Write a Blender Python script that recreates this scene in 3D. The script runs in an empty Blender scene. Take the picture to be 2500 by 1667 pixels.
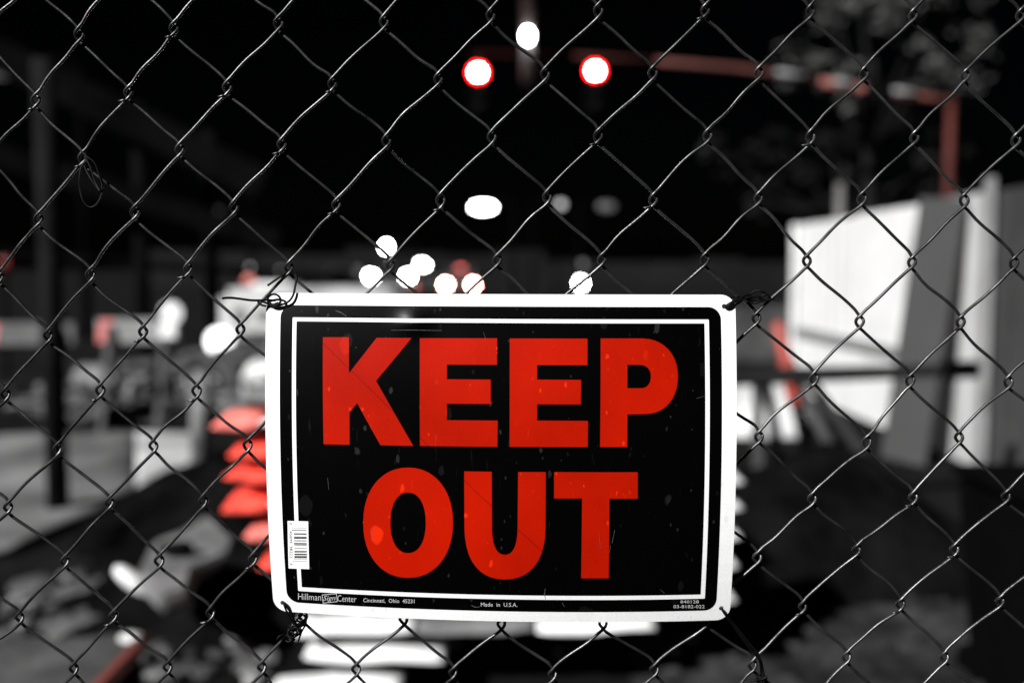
import bpy, bmesh, math, random
from mathutils import Vector, Matrix, noise

random.seed(7)
R = math.radians
scene = bpy.context.scene
C = scene.collection

# ------------------------------------------------------------------ camera, sky, sun, exposure
LENS, EYE, PITCH = 35.0, 1.45, R(4.3)
FPX = 2500 * LENS / 36.0
cam_d = bpy.data.cameras.new("camera")
cam = bpy.data.objects.new("camera", cam_d)
C.objects.link(cam)
cam.location = (0, 0, EYE)
cam.rotation_euler = (R(90) - PITCH, 0, 0)
cam_d.lens = LENS
cam_d.sensor_width = 36
cam_d.clip_start = 0.02
cam_d.clip_end = 900
cam_d.dof.use_dof = True
cam_d.dof.focus_distance = 0.765
cam_d.dof.aperture_fstop = 2.6
cam_d.dof.aperture_blades = 0
scene.camera = cam

SUN_EL, SUN_AZ = R(36), R(42)          # light comes from behind the camera, upper left
world = bpy.data.worlds.new("World")
scene.world = world
world.use_nodes = True
wn = world.node_tree
sky = wn.nodes.new("ShaderNodeTexSky")
sky.sky_type = 'NISHITA'
sky.sun_disc = False
sky.sun_elevation = SUN_EL
sky.sun_rotation = R(180) + SUN_AZ
wn.links.new(sky.outputs[0], wn.nodes["Background"].inputs[0])
wn.nodes["Background"].inputs[1].default_value = 0.00006

sun_d = bpy.data.lights.new("sun", 'SUN')
sun_d.energy = 3.45
sun_d.angle = R(2.0)
sun_d.color = (1, 0.997, 0.99)
sun = bpy.data.objects.new("sun", sun_d)
C.objects.link(sun)
to_light = Vector((-math.sin(SUN_AZ) * math.cos(SUN_EL), -math.cos(SUN_AZ) * math.cos(SUN_EL), math.sin(SUN_EL)))
sun.rotation_euler = to_light.to_track_quat('Z', 'Y').to_euler()
sun.location = to_light * 20

scene.view_settings.view_transform = 'Standard'
scene.view_settings.look = 'None'
scene.view_settings.gamma = 1
scene.view_settings.use_curve_mapping = False
scene.view_settings.exposure = 1.2

# ------------------------------------------------------------------ helpers
CP, SP = math.cos(PITCH), math.sin(PITCH)


def at(px, py, Y):
    """point of the place seen at photo position (px, py), Y metres ahead"""
    dx, dy = (px - 1250) / FPX, -(py - 833.5) / FPX
    d = Vector((dx, CP + dy * SP, -SP + dy * CP))
    return Vector((0, 0, EYE)) + d * (Y / d.y)


def on_ground(px, py, z=0.0):
    dx, dy = (px - 1250) / FPX, -(py - 833.5) / FPX
    d = Vector((dx, CP + dy * SP, -SP + dy * CP))
    return Vector((0, 0, EYE)) + d * ((z - EYE) / d.z)


def link(name, mesh, parent=None):
    o = bpy.data.objects.new(name, mesh)
    C.objects.link(o)
    if parent:
        o.parent = parent
    return o


def empty(name, loc, rz=0):
    o = bpy.data.objects.new(name, None)
    C.objects.link(o)
    o.location = loc
    o.rotation_euler = (0, 0, rz)
    return o


def tag(o, label=None, cat=None, group=None, kind=None):
    if label: o["label"] = label
    if cat: o["category"] = cat
    if group: o["group"] = group
    if kind: o["kind"] = kind
    return o


class MB:
    """collects vertices and faces, builds one mesh object"""
    def __init__(s):
        s.v, s.f = [], []

    def add(s, vs, fs):
        n = len(s.v)
        s.v += [tuple(p) for p in vs]
        s.f += [tuple(i + n for i in f) for f in fs]
        return s

    def box(s, lo, hi, m=None):
        vs = [Vector((x, y, z)) for x in (lo[0], hi[0]) for y in (lo[1], hi[1]) for z in (lo[2], hi[2])]
        if m: vs = [m @ p for p in vs]
        return s.add(vs, [(0, 1, 3, 2), (4, 6, 7, 5), (0, 4, 5, 1), (2, 3, 7, 6), (0, 2, 6, 4), (1, 5, 7, 3)])

    def bar(s, a, b, w, h, up=(0, 0, 1), w2=None, h2=None):
        a, b = Vector(a), Vector(b)
        d = (b - a).normalized()
        u = Vector(up)
        sd = d.cross(u)
        if sd.length < 1e-4: sd = d.cross(Vector((0, 1, 0)))
        sd.normalize()
        u = sd.cross(d)
        w2, h2 = w2 or w, h2 or h
        vs = []
        for p, ww, hh in ((a, w, h), (b, w2, h2)):
            for i, j in ((-1, -1), (1, -1), (1, 1), (-1, 1)):
                vs.append(p + sd * (i * ww / 2) + u * (j * hh / 2))
        return s.add(vs, [(0, 3, 2, 1), (4, 5, 6, 7), (0, 1, 5, 4), (1, 2, 6, 5), (2, 3, 7, 6), (3, 0, 4, 7)])

    def tube(s, pts, r, n=8, cap=True):
        pts = [Vector(p) for p in pts]
        m = len(pts)
        rs = r if isinstance(r, (list, tuple)) else [r] * m
        t0 = (pts[1] - pts[0]).normalized()
        ref = Vector((0, 1, 0)) if abs(t0.y) < 0.9 else Vector((1, 0, 0))
        nrm = (ref - t0 * ref.dot(t0)).normalized()
        vs, fs = [], []
        for i, p in enumerate(pts):
            t = (pts[min(i + 1, m - 1)] - pts[max(i - 1, 0)])
            t = t.normalized() if t.length > 1e-9 else t0
            nrm = (nrm - t * nrm.dot(t)).normalized()
            bn = t.cross(nrm)
            for k in range(n):
                a = 2 * math.pi * k / n
                vs.append(p + (nrm * math.cos(a) + bn * math.sin(a)) * rs[i])
        for i in range(m - 1):
            for k in range(n):
                k2 = (k + 1) % n
                fs.append((i * n + k, i * n + k2, (i + 1) * n + k2, (i + 1) * n + k))
        if cap:
            fs.append(tuple(reversed(range(n))))
            fs.append(tuple(range((m - 1) * n, m * n)))
        return s.add(vs, fs)

    def lathe(s, prof, c=(0, 0, 0), n=24, m=None):
        c = Vector(c)
        vs, fs = [], []
        for r, z in prof:
            for k in range(n):
                a = 2 * math.pi * k / n
                p = Vector((r * math.cos(a), r * math.sin(a), z))
                vs.append((m @ p if m else p) + c)
        for i in range(len(prof) - 1):
            for k in range(n):
                k2 = (k + 1) % n
                fs.append((i * n + k, i * n + k2, (i + 1) * n + k2, (i + 1) * n + k))
        fs.append(tuple(reversed(range(n))))
        fs.append(tuple(range((len(prof) - 1) * n, len(prof) * n)))
        return s.add(vs, fs)

    def blob(s, c, rx, ry, rz, m=None, nu=14, nv=9, e=1.0, rough=0.0, seed=0.0):
        """superellipsoid, e<1 = boxier"""
        c = Vector(c)
        def sg(x, q): return math.copysign(abs(x) ** q, x)
        vs, fs = [], []
        for j in range(nv + 1):
            ph = -math.pi / 2 + math.pi * j / nv
            for i in range(nu):
                th = 2 * math.pi * i / nu
                p = Vector((rx * sg(math.cos(ph), e) * sg(math.cos(th), e), ry * sg(math.cos(ph), e) * sg(math.sin(th), e), rz * sg(math.sin(ph), e)))
                if rough:
                    q = Vector((p.x / rx, p.y / ry, p.z / rz)) * 1.3
                    p *= 1 + rough * noise.noise(q + Vector((seed, seed * 1.7, 3)))
                vs.append((m @ p if m else p) + c)
        for j in range(nv):
            for i in range(nu):
                i2 = (i + 1) % nu
                fs.append((j * nu + i, j * nu + i2, (j + 1) * nu + i2, (j + 1) * nu + i))
        return s.add(vs, fs)

    def build(s, name, mat, parent=None, smooth=False, origin=None, bevel=0):
        me = bpy.data.meshes.new(name)
        vs = s.v
        if origin is not None:
            o_ = Vector(origin)
            vs = [tuple(Vector(p) - o_) for p in vs]
        me.from_pydata(vs, [], s.f)
        me.validate()
        if bevel:
            bm = bmesh.new(); bm.from_mesh(me)
            bmesh.ops.remove_doubles(bm, verts=bm.verts, dist=1e-6)
            bmesh.ops.bevel(bm, geom=[e for e in bm.edges if len(e.link_faces) == 2 and e.calc_face_angle(0) > 0.6], offset=bevel, segments=2, affect='EDGES', clamp_overlap=True)
            bm.to_mesh(me); bm.free()
        if smooth:
            me.shade_smooth()
        me.materials.append(mat)
        ob = link(name, me, parent)
        if origin is not None:
            ob.location = origin
        return ob


def catmull(pts, k):
    out = []
    n = len(pts)
    for i in range(n - 1):
        p0, p1, p2, p3 = pts[max(i - 1, 0)], pts[i], pts[i + 1], pts[min(i + 2, n - 1)]
        for j in range(k):
            t = j / k
            out.append(0.5 * ((2 * p1) + (p2 - p0) * t + (2 * p0 - 5 * p1 + 4 * p2 - p3) * t * t + (3 * p1 - p0 - 3 * p2 + p3) * t ** 3))
    out.append(pts[-1].copy())
    return out


def mat(name, color, rough=0.6, metallic=0.0, spec=0.5, emit=None, estr=0.0, var=0.0, scale=6.0, bump=0.0, bscale=40.0, spots=None):
    m = bpy.data.materials.new(name)
    m.use_nodes = True
    nt = m.node_tree
    b = nt.nodes["Principled BSDF"]
    col = (*color, 1)
    b.inputs["Base Color"].default_value = col
    b.inputs["Roughness"].default_value = rough
    b.inputs["Metallic"].default_value = metallic
    b.inputs["Specular IOR Level"].default_value = spec
    if spec <= 0.05 and not metallic:
        b.inputs["IOR"].default_value = 1.0      # dead matt: soil, dim steel, dust
    if emit:
        b.inputs["Emission Color"].default_value = (*emit, 1)
        b.inputs["Emission Strength"].default_value = estr
    tc = nt.nodes.new("ShaderNodeTexCoord")
    if var or spots:
        src = None
        if var:
            n = nt.nodes.new("ShaderNodeTexNoise")
            n.inputs["Scale"].default_value = scale
            n.inputs["Detail"].default_value = 6
            n.inputs["Roughness"].default_value = 0.62
            nt.links.new(tc.outputs["Object"], n.inputs["Vector"])
            rp = nt.nodes.new("ShaderNodeMapRange")
            rp.inputs[1].default_value = 0.3
            rp.inputs[2].default_value = 0.7
            rp.inputs[3].default_value = 1 - var
            rp.inputs[4].default_value = 1 + var
            nt.links.new(n.outputs["Fac"], rp.inputs[0])
            mx = nt.nodes.new("ShaderNodeMix"); mx.data_type = 'RGBA'; mx.blend_type = 'MULTIPLY'
            mx.inputs[0].default_value = 1
            mx.inputs[6].default_value = col
            nt.links.new(rp.outputs[0], mx.inputs[7])
            nt.links.new(mx.outputs[2], b.inputs["Base Color"])
            rr = nt.nodes.new("ShaderNodeMapRange")
            rr.inputs[3].default_value = max(0, rough - 0.12)
            rr.inputs[4].default_value = min(1, rough + 0.12)
            nt.links.new(n.outputs["Fac"], rr.inputs[0])
            nt.links.new(rr.outputs[0], b.inputs["Roughness"])
    if bump:
        n2 = nt.nodes.new("ShaderNodeTexNoise")
        n2.inputs["Scale"].default_value = bscale
        n2.inputs["Detail"].default_value = 5
        nt.links.new(tc.outputs["Object"], n2.inputs["Vector"])
        bp = nt.nodes.new("ShaderNodeBump")
        bp.inputs["Strength"].default_value = bump
        bp.inputs["Distance"].default_value = 0.4 / bscale
        nt.links.new(n2.outputs["Fac"], bp.inputs["Height"])
        nt.links.new(bp.outputs[0], b.inputs["Normal"])
    return m


def lamp_mat(name, color, strength):
    return mat(name, (0.03, 0.03, 0.03), 0.3, emit=color, estr=strength)


M = {}
M['ground'] = mat('wet_black_asphalt', (0.009, 0.009, 0.009), 0.9, spec=0.05, var=0.5, scale=1.3, bump=0.6, bscale=14)
M['dirt'] = mat('packed_dirt', (0.027, 0.027, 0.027), 0.95, spec=0.02, var=0.85, scale=3.5, bump=0.8, bscale=18)
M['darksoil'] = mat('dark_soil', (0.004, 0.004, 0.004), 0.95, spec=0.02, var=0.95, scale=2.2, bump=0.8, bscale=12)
M['gravel'] = mat('grey_gravel', (0.065, 0.065, 0.065), 0.9, spec=0.05, var=0.8, scale=4, bump=0.9, bscale=18)
M['rock'] = mat('pale_concrete_rubble', (0.5, 0.5, 0.5), 0.85, var=0.3, scale=6, bump=0.6, bscale=25)
M['slab'] = mat('grey_concrete', (0.13, 0.13, 0.13), 0.8, var=0.75, scale=4, bump=0.6, bscale=22)
M['greyslab'] = mat('dull_grey_board', (0.042, 0.042, 0.042), 0.8, var=0.8, scale=4, bump=0.4, bscale=30)
M['white'] = mat('white_paint', (0.78, 0.78, 0.78), 0.5, var=0.04, scale=8, bump=0.05, bscale=60)
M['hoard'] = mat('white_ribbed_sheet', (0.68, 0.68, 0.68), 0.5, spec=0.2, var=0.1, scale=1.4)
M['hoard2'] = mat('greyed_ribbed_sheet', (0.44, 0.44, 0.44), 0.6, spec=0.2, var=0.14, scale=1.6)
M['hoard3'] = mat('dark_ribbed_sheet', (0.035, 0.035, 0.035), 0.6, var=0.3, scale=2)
M['plank'] = mat('dark_weathered_plank', (0.034, 0.034, 0.034), 0.8, var=0.15, scale=6)
M['black'] = mat('black_plastic', (0.003, 0.003, 0.003), 0.7, spec=0.03, var=0.2)
M['darkmetal'] = mat('dark_metal', (0.02, 0.02, 0.02), 0.55, spec=0.3, var=0.3)
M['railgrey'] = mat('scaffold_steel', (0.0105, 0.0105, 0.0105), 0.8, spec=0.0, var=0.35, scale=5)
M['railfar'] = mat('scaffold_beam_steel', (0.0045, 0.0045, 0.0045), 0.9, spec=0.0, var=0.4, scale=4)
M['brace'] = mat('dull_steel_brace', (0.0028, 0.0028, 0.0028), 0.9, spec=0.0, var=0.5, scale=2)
M['leggrey'] = mat('dull_wooden_leg', (0.05, 0.05, 0.05), 0.7, spec=0.05, var=0.3)
M['boardgrey'] = mat('dull_barricade_board', (0.085, 0.085, 0.085), 0.6, var=0.3, scale=5)
M['boardpale'] = mat('pale_barricade_board', (0.22, 0.22, 0.22), 0.6, var=0.3, scale=5)
M['orange'] = mat('orange_plastic', (0.3, 0.04, 0.026), 0.5, var=0.15, scale=5)
M['palered'] = mat('faded_orange_sheeting', (0.6, 0.16, 0.15), 0.6, var=0.1)
M['redpaint'] = mat('red_brown_painted_steel', (0.085, 0.024, 0.02), 0.7, spec=0.1, var=0.45, scale=0.9)
M['palesteel'] = mat('pale_steel', (0.22, 0.21, 0.21), 0.5, var=0.3, scale=1.5)
M['leaf'] = mat('grey_green_leaves', (0.062, 0.062, 0.06), 0.7, spec=0.1, var=0.7, scale=1.2)
M['leafdark'] = mat('dark_leaves', (0.006, 0.006, 0.006), 0.7, spec=0.1, var=0.6, scale=0.8)
M['bark'] = mat('bark', (0.008, 0.008, 0.008), 0.9, spec=0.1, var=0.3)
M['farwall'] = mat('far_dull_wall', (0.007, 0.007, 0.007), 0.9, spec=0.1, var=0.5, scale=0.15)
M['lowwall'] = mat('grey_low_wall', (0.05, 0.05, 0.05), 0.9, spec=0.1, var=0.6, scale=1.6)
M['bagwhite'] = mat('white_woven_sack', (0.74, 0.74, 0.74), 0.75, spec=0.2, var=0.08, scale=6, bump=0.4, bscale=26)
M['baggrey'] = mat('grey_woven_sack', (0.14, 0.14, 0.14), 0.8, spec=0.2, var=0.3, scale=6, bump=0.4, bscale=26)
M['bagorange'] = mat('orange_woven_sack', (0.82, 0.075, 0.05), 0.75, spec=0.2, var=0.5, scale=7, bump=0.4, bscale=26)
M['bagpink'] = mat('highlit_orange_woven_sack', (0.78, 0.19, 0.16), 0.75, spec=0.2, var=0.5, scale=7, bump=0.4, bscale=26)  # paler copy of the orange, washed out like its bright highlights
M['tie'] = mat('black_tie_wire', (0.003, 0.003, 0.003), 0.5, metallic=0.0, spec=0.12, var=0.4, scale=200)


def wire_material():
    m = bpy.data.materials.new('galvanised_wire')
    m.use_nodes = True
    nt = m.node_tree
    b = nt.nodes["Principled BSDF"]
    tc = nt.nodes.new("ShaderNodeTexCoord")
    n = nt.nodes.new("ShaderNodeTexNoise"); n.inputs["Scale"].default_value = 32; n.inputs["Detail"].default_value = 7; n.inputs["Roughness"].default_value = 0.7
    nt.links.new(tc.outputs["Object"], n.inputs["Vector"])
    cr = nt.nodes.new("ShaderNodeValToRGB")
    cr.color_ramp.elements[0].position = 0.3; cr.color_ramp.elements[0].color = (0.010, 0.010, 0.010, 1)
    cr.color_ramp.elements[1].position = 0.72; cr.color_ramp.elements[1].color = (0.125, 0.125, 0.125, 1)
    nt.links.new(n.outputs["Fac"], cr.inputs[0])
    nt.links.new(cr.outputs[0], b.inputs["Base Color"])
    rr = nt.nodes.new("ShaderNodeMapRange"); rr.inputs[3].default_value = 0.2; rr.inputs[4].default_value = 0.52
    n3 = nt.nodes.new("ShaderNodeTexNoise"); n3.inputs["Scale"].default_value = 25
    nt.links.new(tc.outputs["Object"], n3.inputs["Vector"])
    nt.links.new(n3.outputs["Fac"], rr.inputs[0]); nt.links.new(rr.outputs[0], b.inputs["Roughness"])
    b.inputs["Metallic"].default_value = 0.8
    n2 = nt.nodes.new("ShaderNodeTexNoise"); n2.inputs["Scale"].default_value = 500; n2.inputs["Detail"].default_value = 4
    nt.links.new(tc.outputs["Object"], n2.inputs["Vector"])
    bp = nt.nodes.new("ShaderNodeBump"); bp.inputs["Strength"].default_value = 0.3; bp.inputs["Distance"].default_value = 0.0005
    nt.links.new(n2.outputs["Fac"], bp.inputs["Height"]); nt.links.new(bp.outputs[0], b.inputs["Normal"])
    return m


M['wire'] = wire_material()


def sign_mat(name, base, spot, spot_amt, rough, spec, scratch=None, mott=0.35):
    """printed sign face: flat print with dried water spots, fine dust and one crease line"""
    m = bpy.data.materials.new(name)
    m.use_nodes = True
    nt = m.node_tree
    L = nt.links.new
    b = nt.nodes["Principled BSDF"]
    b.inputs["Roughness"].default_value = rough
    b.inputs["Specular IOR Level"].default_value = spec
    tc = nt.nodes.new("ShaderNodeTexCoord")
    def math_(op, a, bb=None, clamp=False):
        n = nt.nodes.new("ShaderNodeMath"); n.operation = op; n.use_clamp = clamp
        for i, x in enumerate((a, bb)):
            if x is None: continue
            if isinstance(x, (int, float)): n.inputs[i].default_value = x
            else: L(x, n.inputs[i])
        return n.outputs[0]
    wob = nt.nodes.new("ShaderNodeTexNoise"); wob.inputs["Scale"].default_value = 120
    L(tc.outputs["Object"], wob.inputs["Vector"])
    streak = nt.nodes.new("ShaderNodeTexNoise"); streak.inputs["Scale"].default_value = 1.0; streak.inputs["Detail"].default_value = 5
    smp = nt.nodes.new("ShaderNodeMapping"); smp.inputs["Scale"].default_value = (260, 0, 45); smp.inputs["Rotation"].default_value = (0, R(14), 0)
    L(tc.outputs["Object"], smp.inputs["Vector"]); L(smp.outputs[0], streak.inputs["Vector"])
    total = math_('MULTIPLY', math_('MULTIPLY', math_('SUBTRACT', streak.outputs["Fac"], 0.645), 9, True), 0.3)
    for sc, lim, sx, sz, off in ((30, 0.34, 1.35, 0.9, 0.0), (62, 0.32, 1.6, 0.75, 3.1), (150, 0.3, 1.4, 0.8, 7.7)):
        mp = nt.nodes.new("ShaderNodeMapping")
        mp.inputs["Scale"].default_value = (sx, 0.0, sz)
        mp.inputs["Rotation"].default_value = (0, R(12), 0)
        mp.inputs["Location"].default_value = (off, 0, off)
        va = nt.nodes.new("ShaderNodeMix"); va.data_type = 'VECTOR'; va.inputs[0].default_value = 0.004
        L(tc.outputs["Object"], va.inputs[4]); L(wob.outputs["Color"], va.inputs[5])
        L(va.outputs[1], mp.inputs["Vector"])
        v = nt.nodes.new("ShaderNodeTexVoronoi"); v.inputs["Scale"].default_value = sc
        v.voronoi_dimensions = '3D'
        L(mp.outputs[0], v.inputs["Vector"])
        # each cell has its own limit, most cells none
        sep = nt.nodes.new("ShaderNodeSeparateColor"); L(v.outputs["Color"], sep.inputs[0])
        r_ = math_('MULTIPLY', math_('SUBTRACT', sep.outputs[0], 0.66), lim * 2.6)
        d = math_('SUBTRACT', r_, v.outputs["Distance"])
        k = math_('MULTIPLY', d, 28, True)
        k = math_('MULTIPLY', k, math_('ADD', math_('MULTIPLY', sep.outputs[1], 0.8), 0.2))
        total = k if total is None else math_('MAXIMUM', total, k)
    n = nt.nodes.new("ShaderNodeTexNoise"); n.inputs["Scale"].default_value = 9; n.inputs["Detail"].default_value = 8
    L(tc.outputs["Object"], n.inputs["Vector"])
    fine = nt.nodes.new("ShaderNodeTexNoise"); fine.inputs["Scale"].default_value = 700; fine.inputs["Detail"].default_value = 3
    L(tc.outputs["Object"], fine.inputs["Vector"])
    mx = nt.nodes.new("ShaderNodeMix"); mx.data_type = 'RGBA'
    mx.inputs[6].default_value = (*base, 1); mx.inputs[7].default_value = (*spot, 1)
    L(math_('MULTIPLY', total, spot_amt), mx.inputs[0])
    f = math_('ADD', math_('MULTIPLY', n.outputs["Fac"], mott), math_('MULTIPLY', fine.outputs["Fac"], 0.3))
    f = math_('ADD', f, 0.85 - mott / 2)
    if scratch:
        (x0, z0), (x1, z1) = scratch
        sx = nt.nodes.new("ShaderNodeSeparateXYZ"); L(tc.outputs["Object"], sx.inputs[0])
        ln = math.hypot(x1 - x0, z1 - z0); nx, nz = -(z1 - z0) / ln, (x1 - x0) / ln
        dist = math_('ADD', math_('MULTIPLY', math_('SUBTRACT', sx.outputs[0], x0), nx), math_('MULTIPLY', math_('SUBTRACT', sx.outputs[2], z0), nz))
        dist = math_('ADD', dist, math_('MULTIPLY', math_('SUBTRACT', n.outputs["Fac"], 0.5), 0.004))
        g = math_('SUBTRACT', 1.0, math_('MULTIPLY', math_('ABSOLUTE', dist), 1500), True)
        f = math_('MULTIPLY', f, math_('SUBTRACT', 1.0, math_('MULTIPLY', g, 0.42)))
    m2 = nt.nodes.new("ShaderNodeMix"); m2.data_type = 'RGBA'; m2.blend_type = 'MULTIPLY'; m2.inputs[0].default_value = 1
    L(mx.outputs[2], m2.inputs[6]); L(f, m2.inputs[7])
    L(m2.outputs[2], b.inputs["Base Color"])
    rr = math_('ADD', rough - 0.08, math_('MULTIPLY', total, 0.25))
    rr = math_('ADD', rr, math_('MULTIPLY', n.outputs["Fac"], 0.16))
    L(rr, b.inputs["Roughness"])
    return m


# ------------------------------------------------------------------ ground and setting
g = MB()
S_ = 260.0
g.add([(-S_, -30, 0), (S_, -30, 0), (S_, 420, 0), (-S_, 420, 0)], [(0, 1, 2, 3)])
tag(g.build('ground', M['ground']), kind='structure', label='dark wet asphalt of the site yard')


def heightfield(name, x0, x1, y0, y1, nx, ny, fn, m, **kw):
    b = MB()
    vs = []
    for j in range(ny + 1):
        for i in range(nx + 1):
            x = x0 + (x1 - x0) * i / nx
            y = y0 + (y1 - y0) * j / ny
            vs.append((x, y, fn(x, y)))
    fs = [(j * (nx + 1) + i, j * (nx + 1) + i + 1, (j + 1) * (nx + 1) + i + 1, (j + 1) * (nx + 1) + i) for j in range(ny) for i in range(nx)]
    b.add(vs, fs)
    o = b.build(name, m, smooth=True)
    return tag(o, **kw)


def dirt_h(x, y):
    e = min(1, max(0, (x - 0.35) / 0.5)) * min(1, max(0, (5.1 + 0.25 * (x - 2.0) - y) / 0.5)) * min(1, max(0, (y - 0.9) / 0.3))
    return -0.01 + e * (0.035 + 0.05 * (noise.noise((x * 2.2, y * 2.2, 0)) * 0.5 + 0.35) + 0.02 * noise.noise((x * 9, y * 9, 1)))


heightfield('dirt_ground', 0.3, 6.0, 0.9, 6.0, 150, 140, dirt_h, M['dirt'], kind='structure', label='lighter lumpy dirt behind the right half of the fence')

# loose clods over the dirt
cb = MB()
for i in range(900):
    x, y = random.uniform(0.5, 4.4), random.uniform(1.6, 4.9)
    s = random.uniform(0.008, 0.035) * (1 if random.random() < 0.9 else 1.8)
    cb.blob((x, y, dirt_h(x, y) + s * 0.3), s * random.uniform(0.8, 1.5), s, s * 0.6, Matrix.Rotation(random.uniform(0, 3), 3, 'Z'), 7, 4, rough=0.5, seed=i)
tag(cb.build('dirt_clods', M['dirt'], smooth=False), kind='stuff', label='loose clods scattered over the dirt')


def mound(name, cx, cy, rx, ry, h, m, label, seed=0, n=60, cat='mound', rot=0.0, kind=None, pw=1.0):
    def fn(x, y):
        u, v = x / rx, y / ry
        d = math.hypot(u, v)
        base = max(0.0, 1 - d) ** pw
        return h * base * (1 + 0.35 * noise.noise((x * 2.2 + seed, y * 2.2, seed))) + 0.05 * base ** 0.3 * noise.noise((x * 8, y * 8, seed)) - 0.03
    b = MB()
    vs, fs = [], []
    cr, sr = math.cos(rot), math.sin(rot)
    for j in range(n + 1):
        for i in range(n + 1):
            x = rx * 1.02 * (2 * i / n - 1); y = ry * 1.02 * (2 * j / n - 1)
            vs.append((x * cr - y * sr, x * sr + y * cr, fn(x, y)))
    for j in range(n):
        for i in range(n):
            fs.append((j * (n + 1) + i, j * (n + 1) + i + 1, (j + 1) * (n + 1) + i + 1, (j + 1) * (n + 1) + i))
    b.add(vs, fs)
    o = b.build(name, m, smooth=True)
    o.location = (cx, cy, 0)
    return tag(o, label, cat, kind=kind)


p = on_ground(1950, 1330)
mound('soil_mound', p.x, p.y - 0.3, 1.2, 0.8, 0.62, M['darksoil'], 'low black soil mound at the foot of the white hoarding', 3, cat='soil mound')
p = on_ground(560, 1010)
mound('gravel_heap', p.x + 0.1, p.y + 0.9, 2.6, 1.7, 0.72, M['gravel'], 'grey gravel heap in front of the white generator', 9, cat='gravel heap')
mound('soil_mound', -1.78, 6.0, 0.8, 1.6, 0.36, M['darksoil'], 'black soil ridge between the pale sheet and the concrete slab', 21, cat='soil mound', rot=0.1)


def ground_sheet(name, pts, m, label, z=0.02, cat=None, th=0.012):
    """thin sheet lying on the ground, slightly rumpled; outline given where it lies"""
    base = [on_ground(x, y, z) for x, y in pts]
    bm = bmesh.new()
    vs = [bm.verts.new(q) for q in base]
    bm.faces.new(vs)
    for k in range(1, 14):
        for no in ((1, 0, 0), (0, 1, 0)):
            mn = min(q.dot(Vector(no)) for q in base); mxx = max(q.dot(Vector(no)) for q in base)
            bmesh.ops.bisect_plane(bm, geom=bm.verts[:] + bm.edges[:] + bm.faces[:], plane_co=Vector(no) * (mn + (mxx - mn) * k / 14), plane_no=no)
    for v in bm.verts:
        v.co.z += 0.035 * (noise.noise(v.co * 1.6) + 0.4)
    r_ = bmesh.ops.extrude_face_region(bm, geom=bm.faces[:])
    for v in [e for e in r_['geom'] if isinstance(e, bmesh.types.BMVert)]:
        v.co.z += th
    bmesh.ops.recalc_face_normals(bm, faces=bm.faces[:])
    me = bpy.data.meshes.new(name)
    bm.to_mesh(me); bm.free()
    me.shade_smooth()
    me.materials.append(m)
    o = link(name, me)
    return tag(o, label, cat)


M['sheetgrey'] = mat('dull_tarp', (0.12, 0.12, 0.12), 0.8, spec=0.2, var=0.7, scale=1.3)
M['sheetpale'] = mat('pale_tarp', (0.4, 0.4, 0.4), 0.7, spec=0.2, var=0.5, scale=1.2)
ground_sheet('tarp', [(-420, 1100), (-420, 1420), (20, 1350), (330, 1215), (330, 1062), (190, 1056)], M['sheetgrey'], 'dull grey tarp spread flat on the ground behind the scaffold post', cat='tarp')
ground_sheet('tarp', [(332, 1064), (332, 1212), (505, 1125), (470, 1060)], M['sheetpale'], 'pale tarp lying bright beside the dull grey one', cat='tarp', z=0.03)

# far low wall, dark structures on the horizon
b = MB()
a0, a1 = at(360, 655, 70), at(2300, 655, 70)
for k in range(16):
    xa = a0.x + (a1.x - a0.x) * k / 16
    xb = a0.x + (a1.x - a0.x) * (k + 1) / 16 - 0.03
    hh = 2.2 + 0.6 * random.random() if k < 8 else 1.6 + random.random() * 0.5
    b.box((xa, 70, 0), (xb, 70.5, hh))
tag(b.build('far_wall', M['farwall'], origin=(0, 70, 0)), 'dull long wall low on the dark horizon', 'wall')

b = MB()
q0, q1 = at(1560, 760, 15), at(1945, 760, 15)
b.box((q0.x, 15, 0), (q1.x, 15.3, 0.85))
o = b.build('low_wall', M['lowwall'], origin=(q0.x, 15, 0), bevel=0.02)
tag(o, 'grey low concrete wall behind the orange delineator post', 'wall')

# pale concrete barrier behind the sawhorse
r0 = on_ground(1790, 1075); r1 = on_ground(1950, 1085)
b = MB()
Yb = r0.y
prof = [(-0.3, 0), (-0.3, 0.08), (-0.16, 0.26), (-0.09, 0.48), (0.09, 0.48), (0.16, 0.26), (0.3, 0.08), (0.3, 0)]
xs = (r0.x - 0.4, r1.x + 0.15)
vs = [(x, Yb + yy + 0.3, z) for x in xs for yy, z in prof]
n_ = len(prof)
b.add(vs, [(i, (i + 1) % n_, n_ + (i + 1) % n_, n_ + i) for i in range(n_)] + [tuple(reversed(range(n_))), tuple(range(n_, 2 * n_))])
M['barrier'] = mat('pale_concrete_barrier', (0.45, 0.45, 0.45), 0.8, var=0.5, scale=3.5, bump=0.3)
tag(b.build('concrete_barrier', M['barrier'], origin=(xs[0], Yb, 0), bevel=0.02), 'short pale concrete barrier behind the sawhorse legs', 'barrier')

# ------------------------------------------------------------------ white hoarding on the right
HX = 3.3
hoard = empty('hoarding', (HX, 7, 0))
tag(hoard, 'tall white ribbed hoarding running back along the right side', 'hoarding')


def loc(o, root):
    """keep world placement of a mesh whose coordinates were given in world space"""
    o.parent = root
    o.matrix_parent_inverse = Matrix.Translation(-Vector(root.location))
    return o


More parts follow.
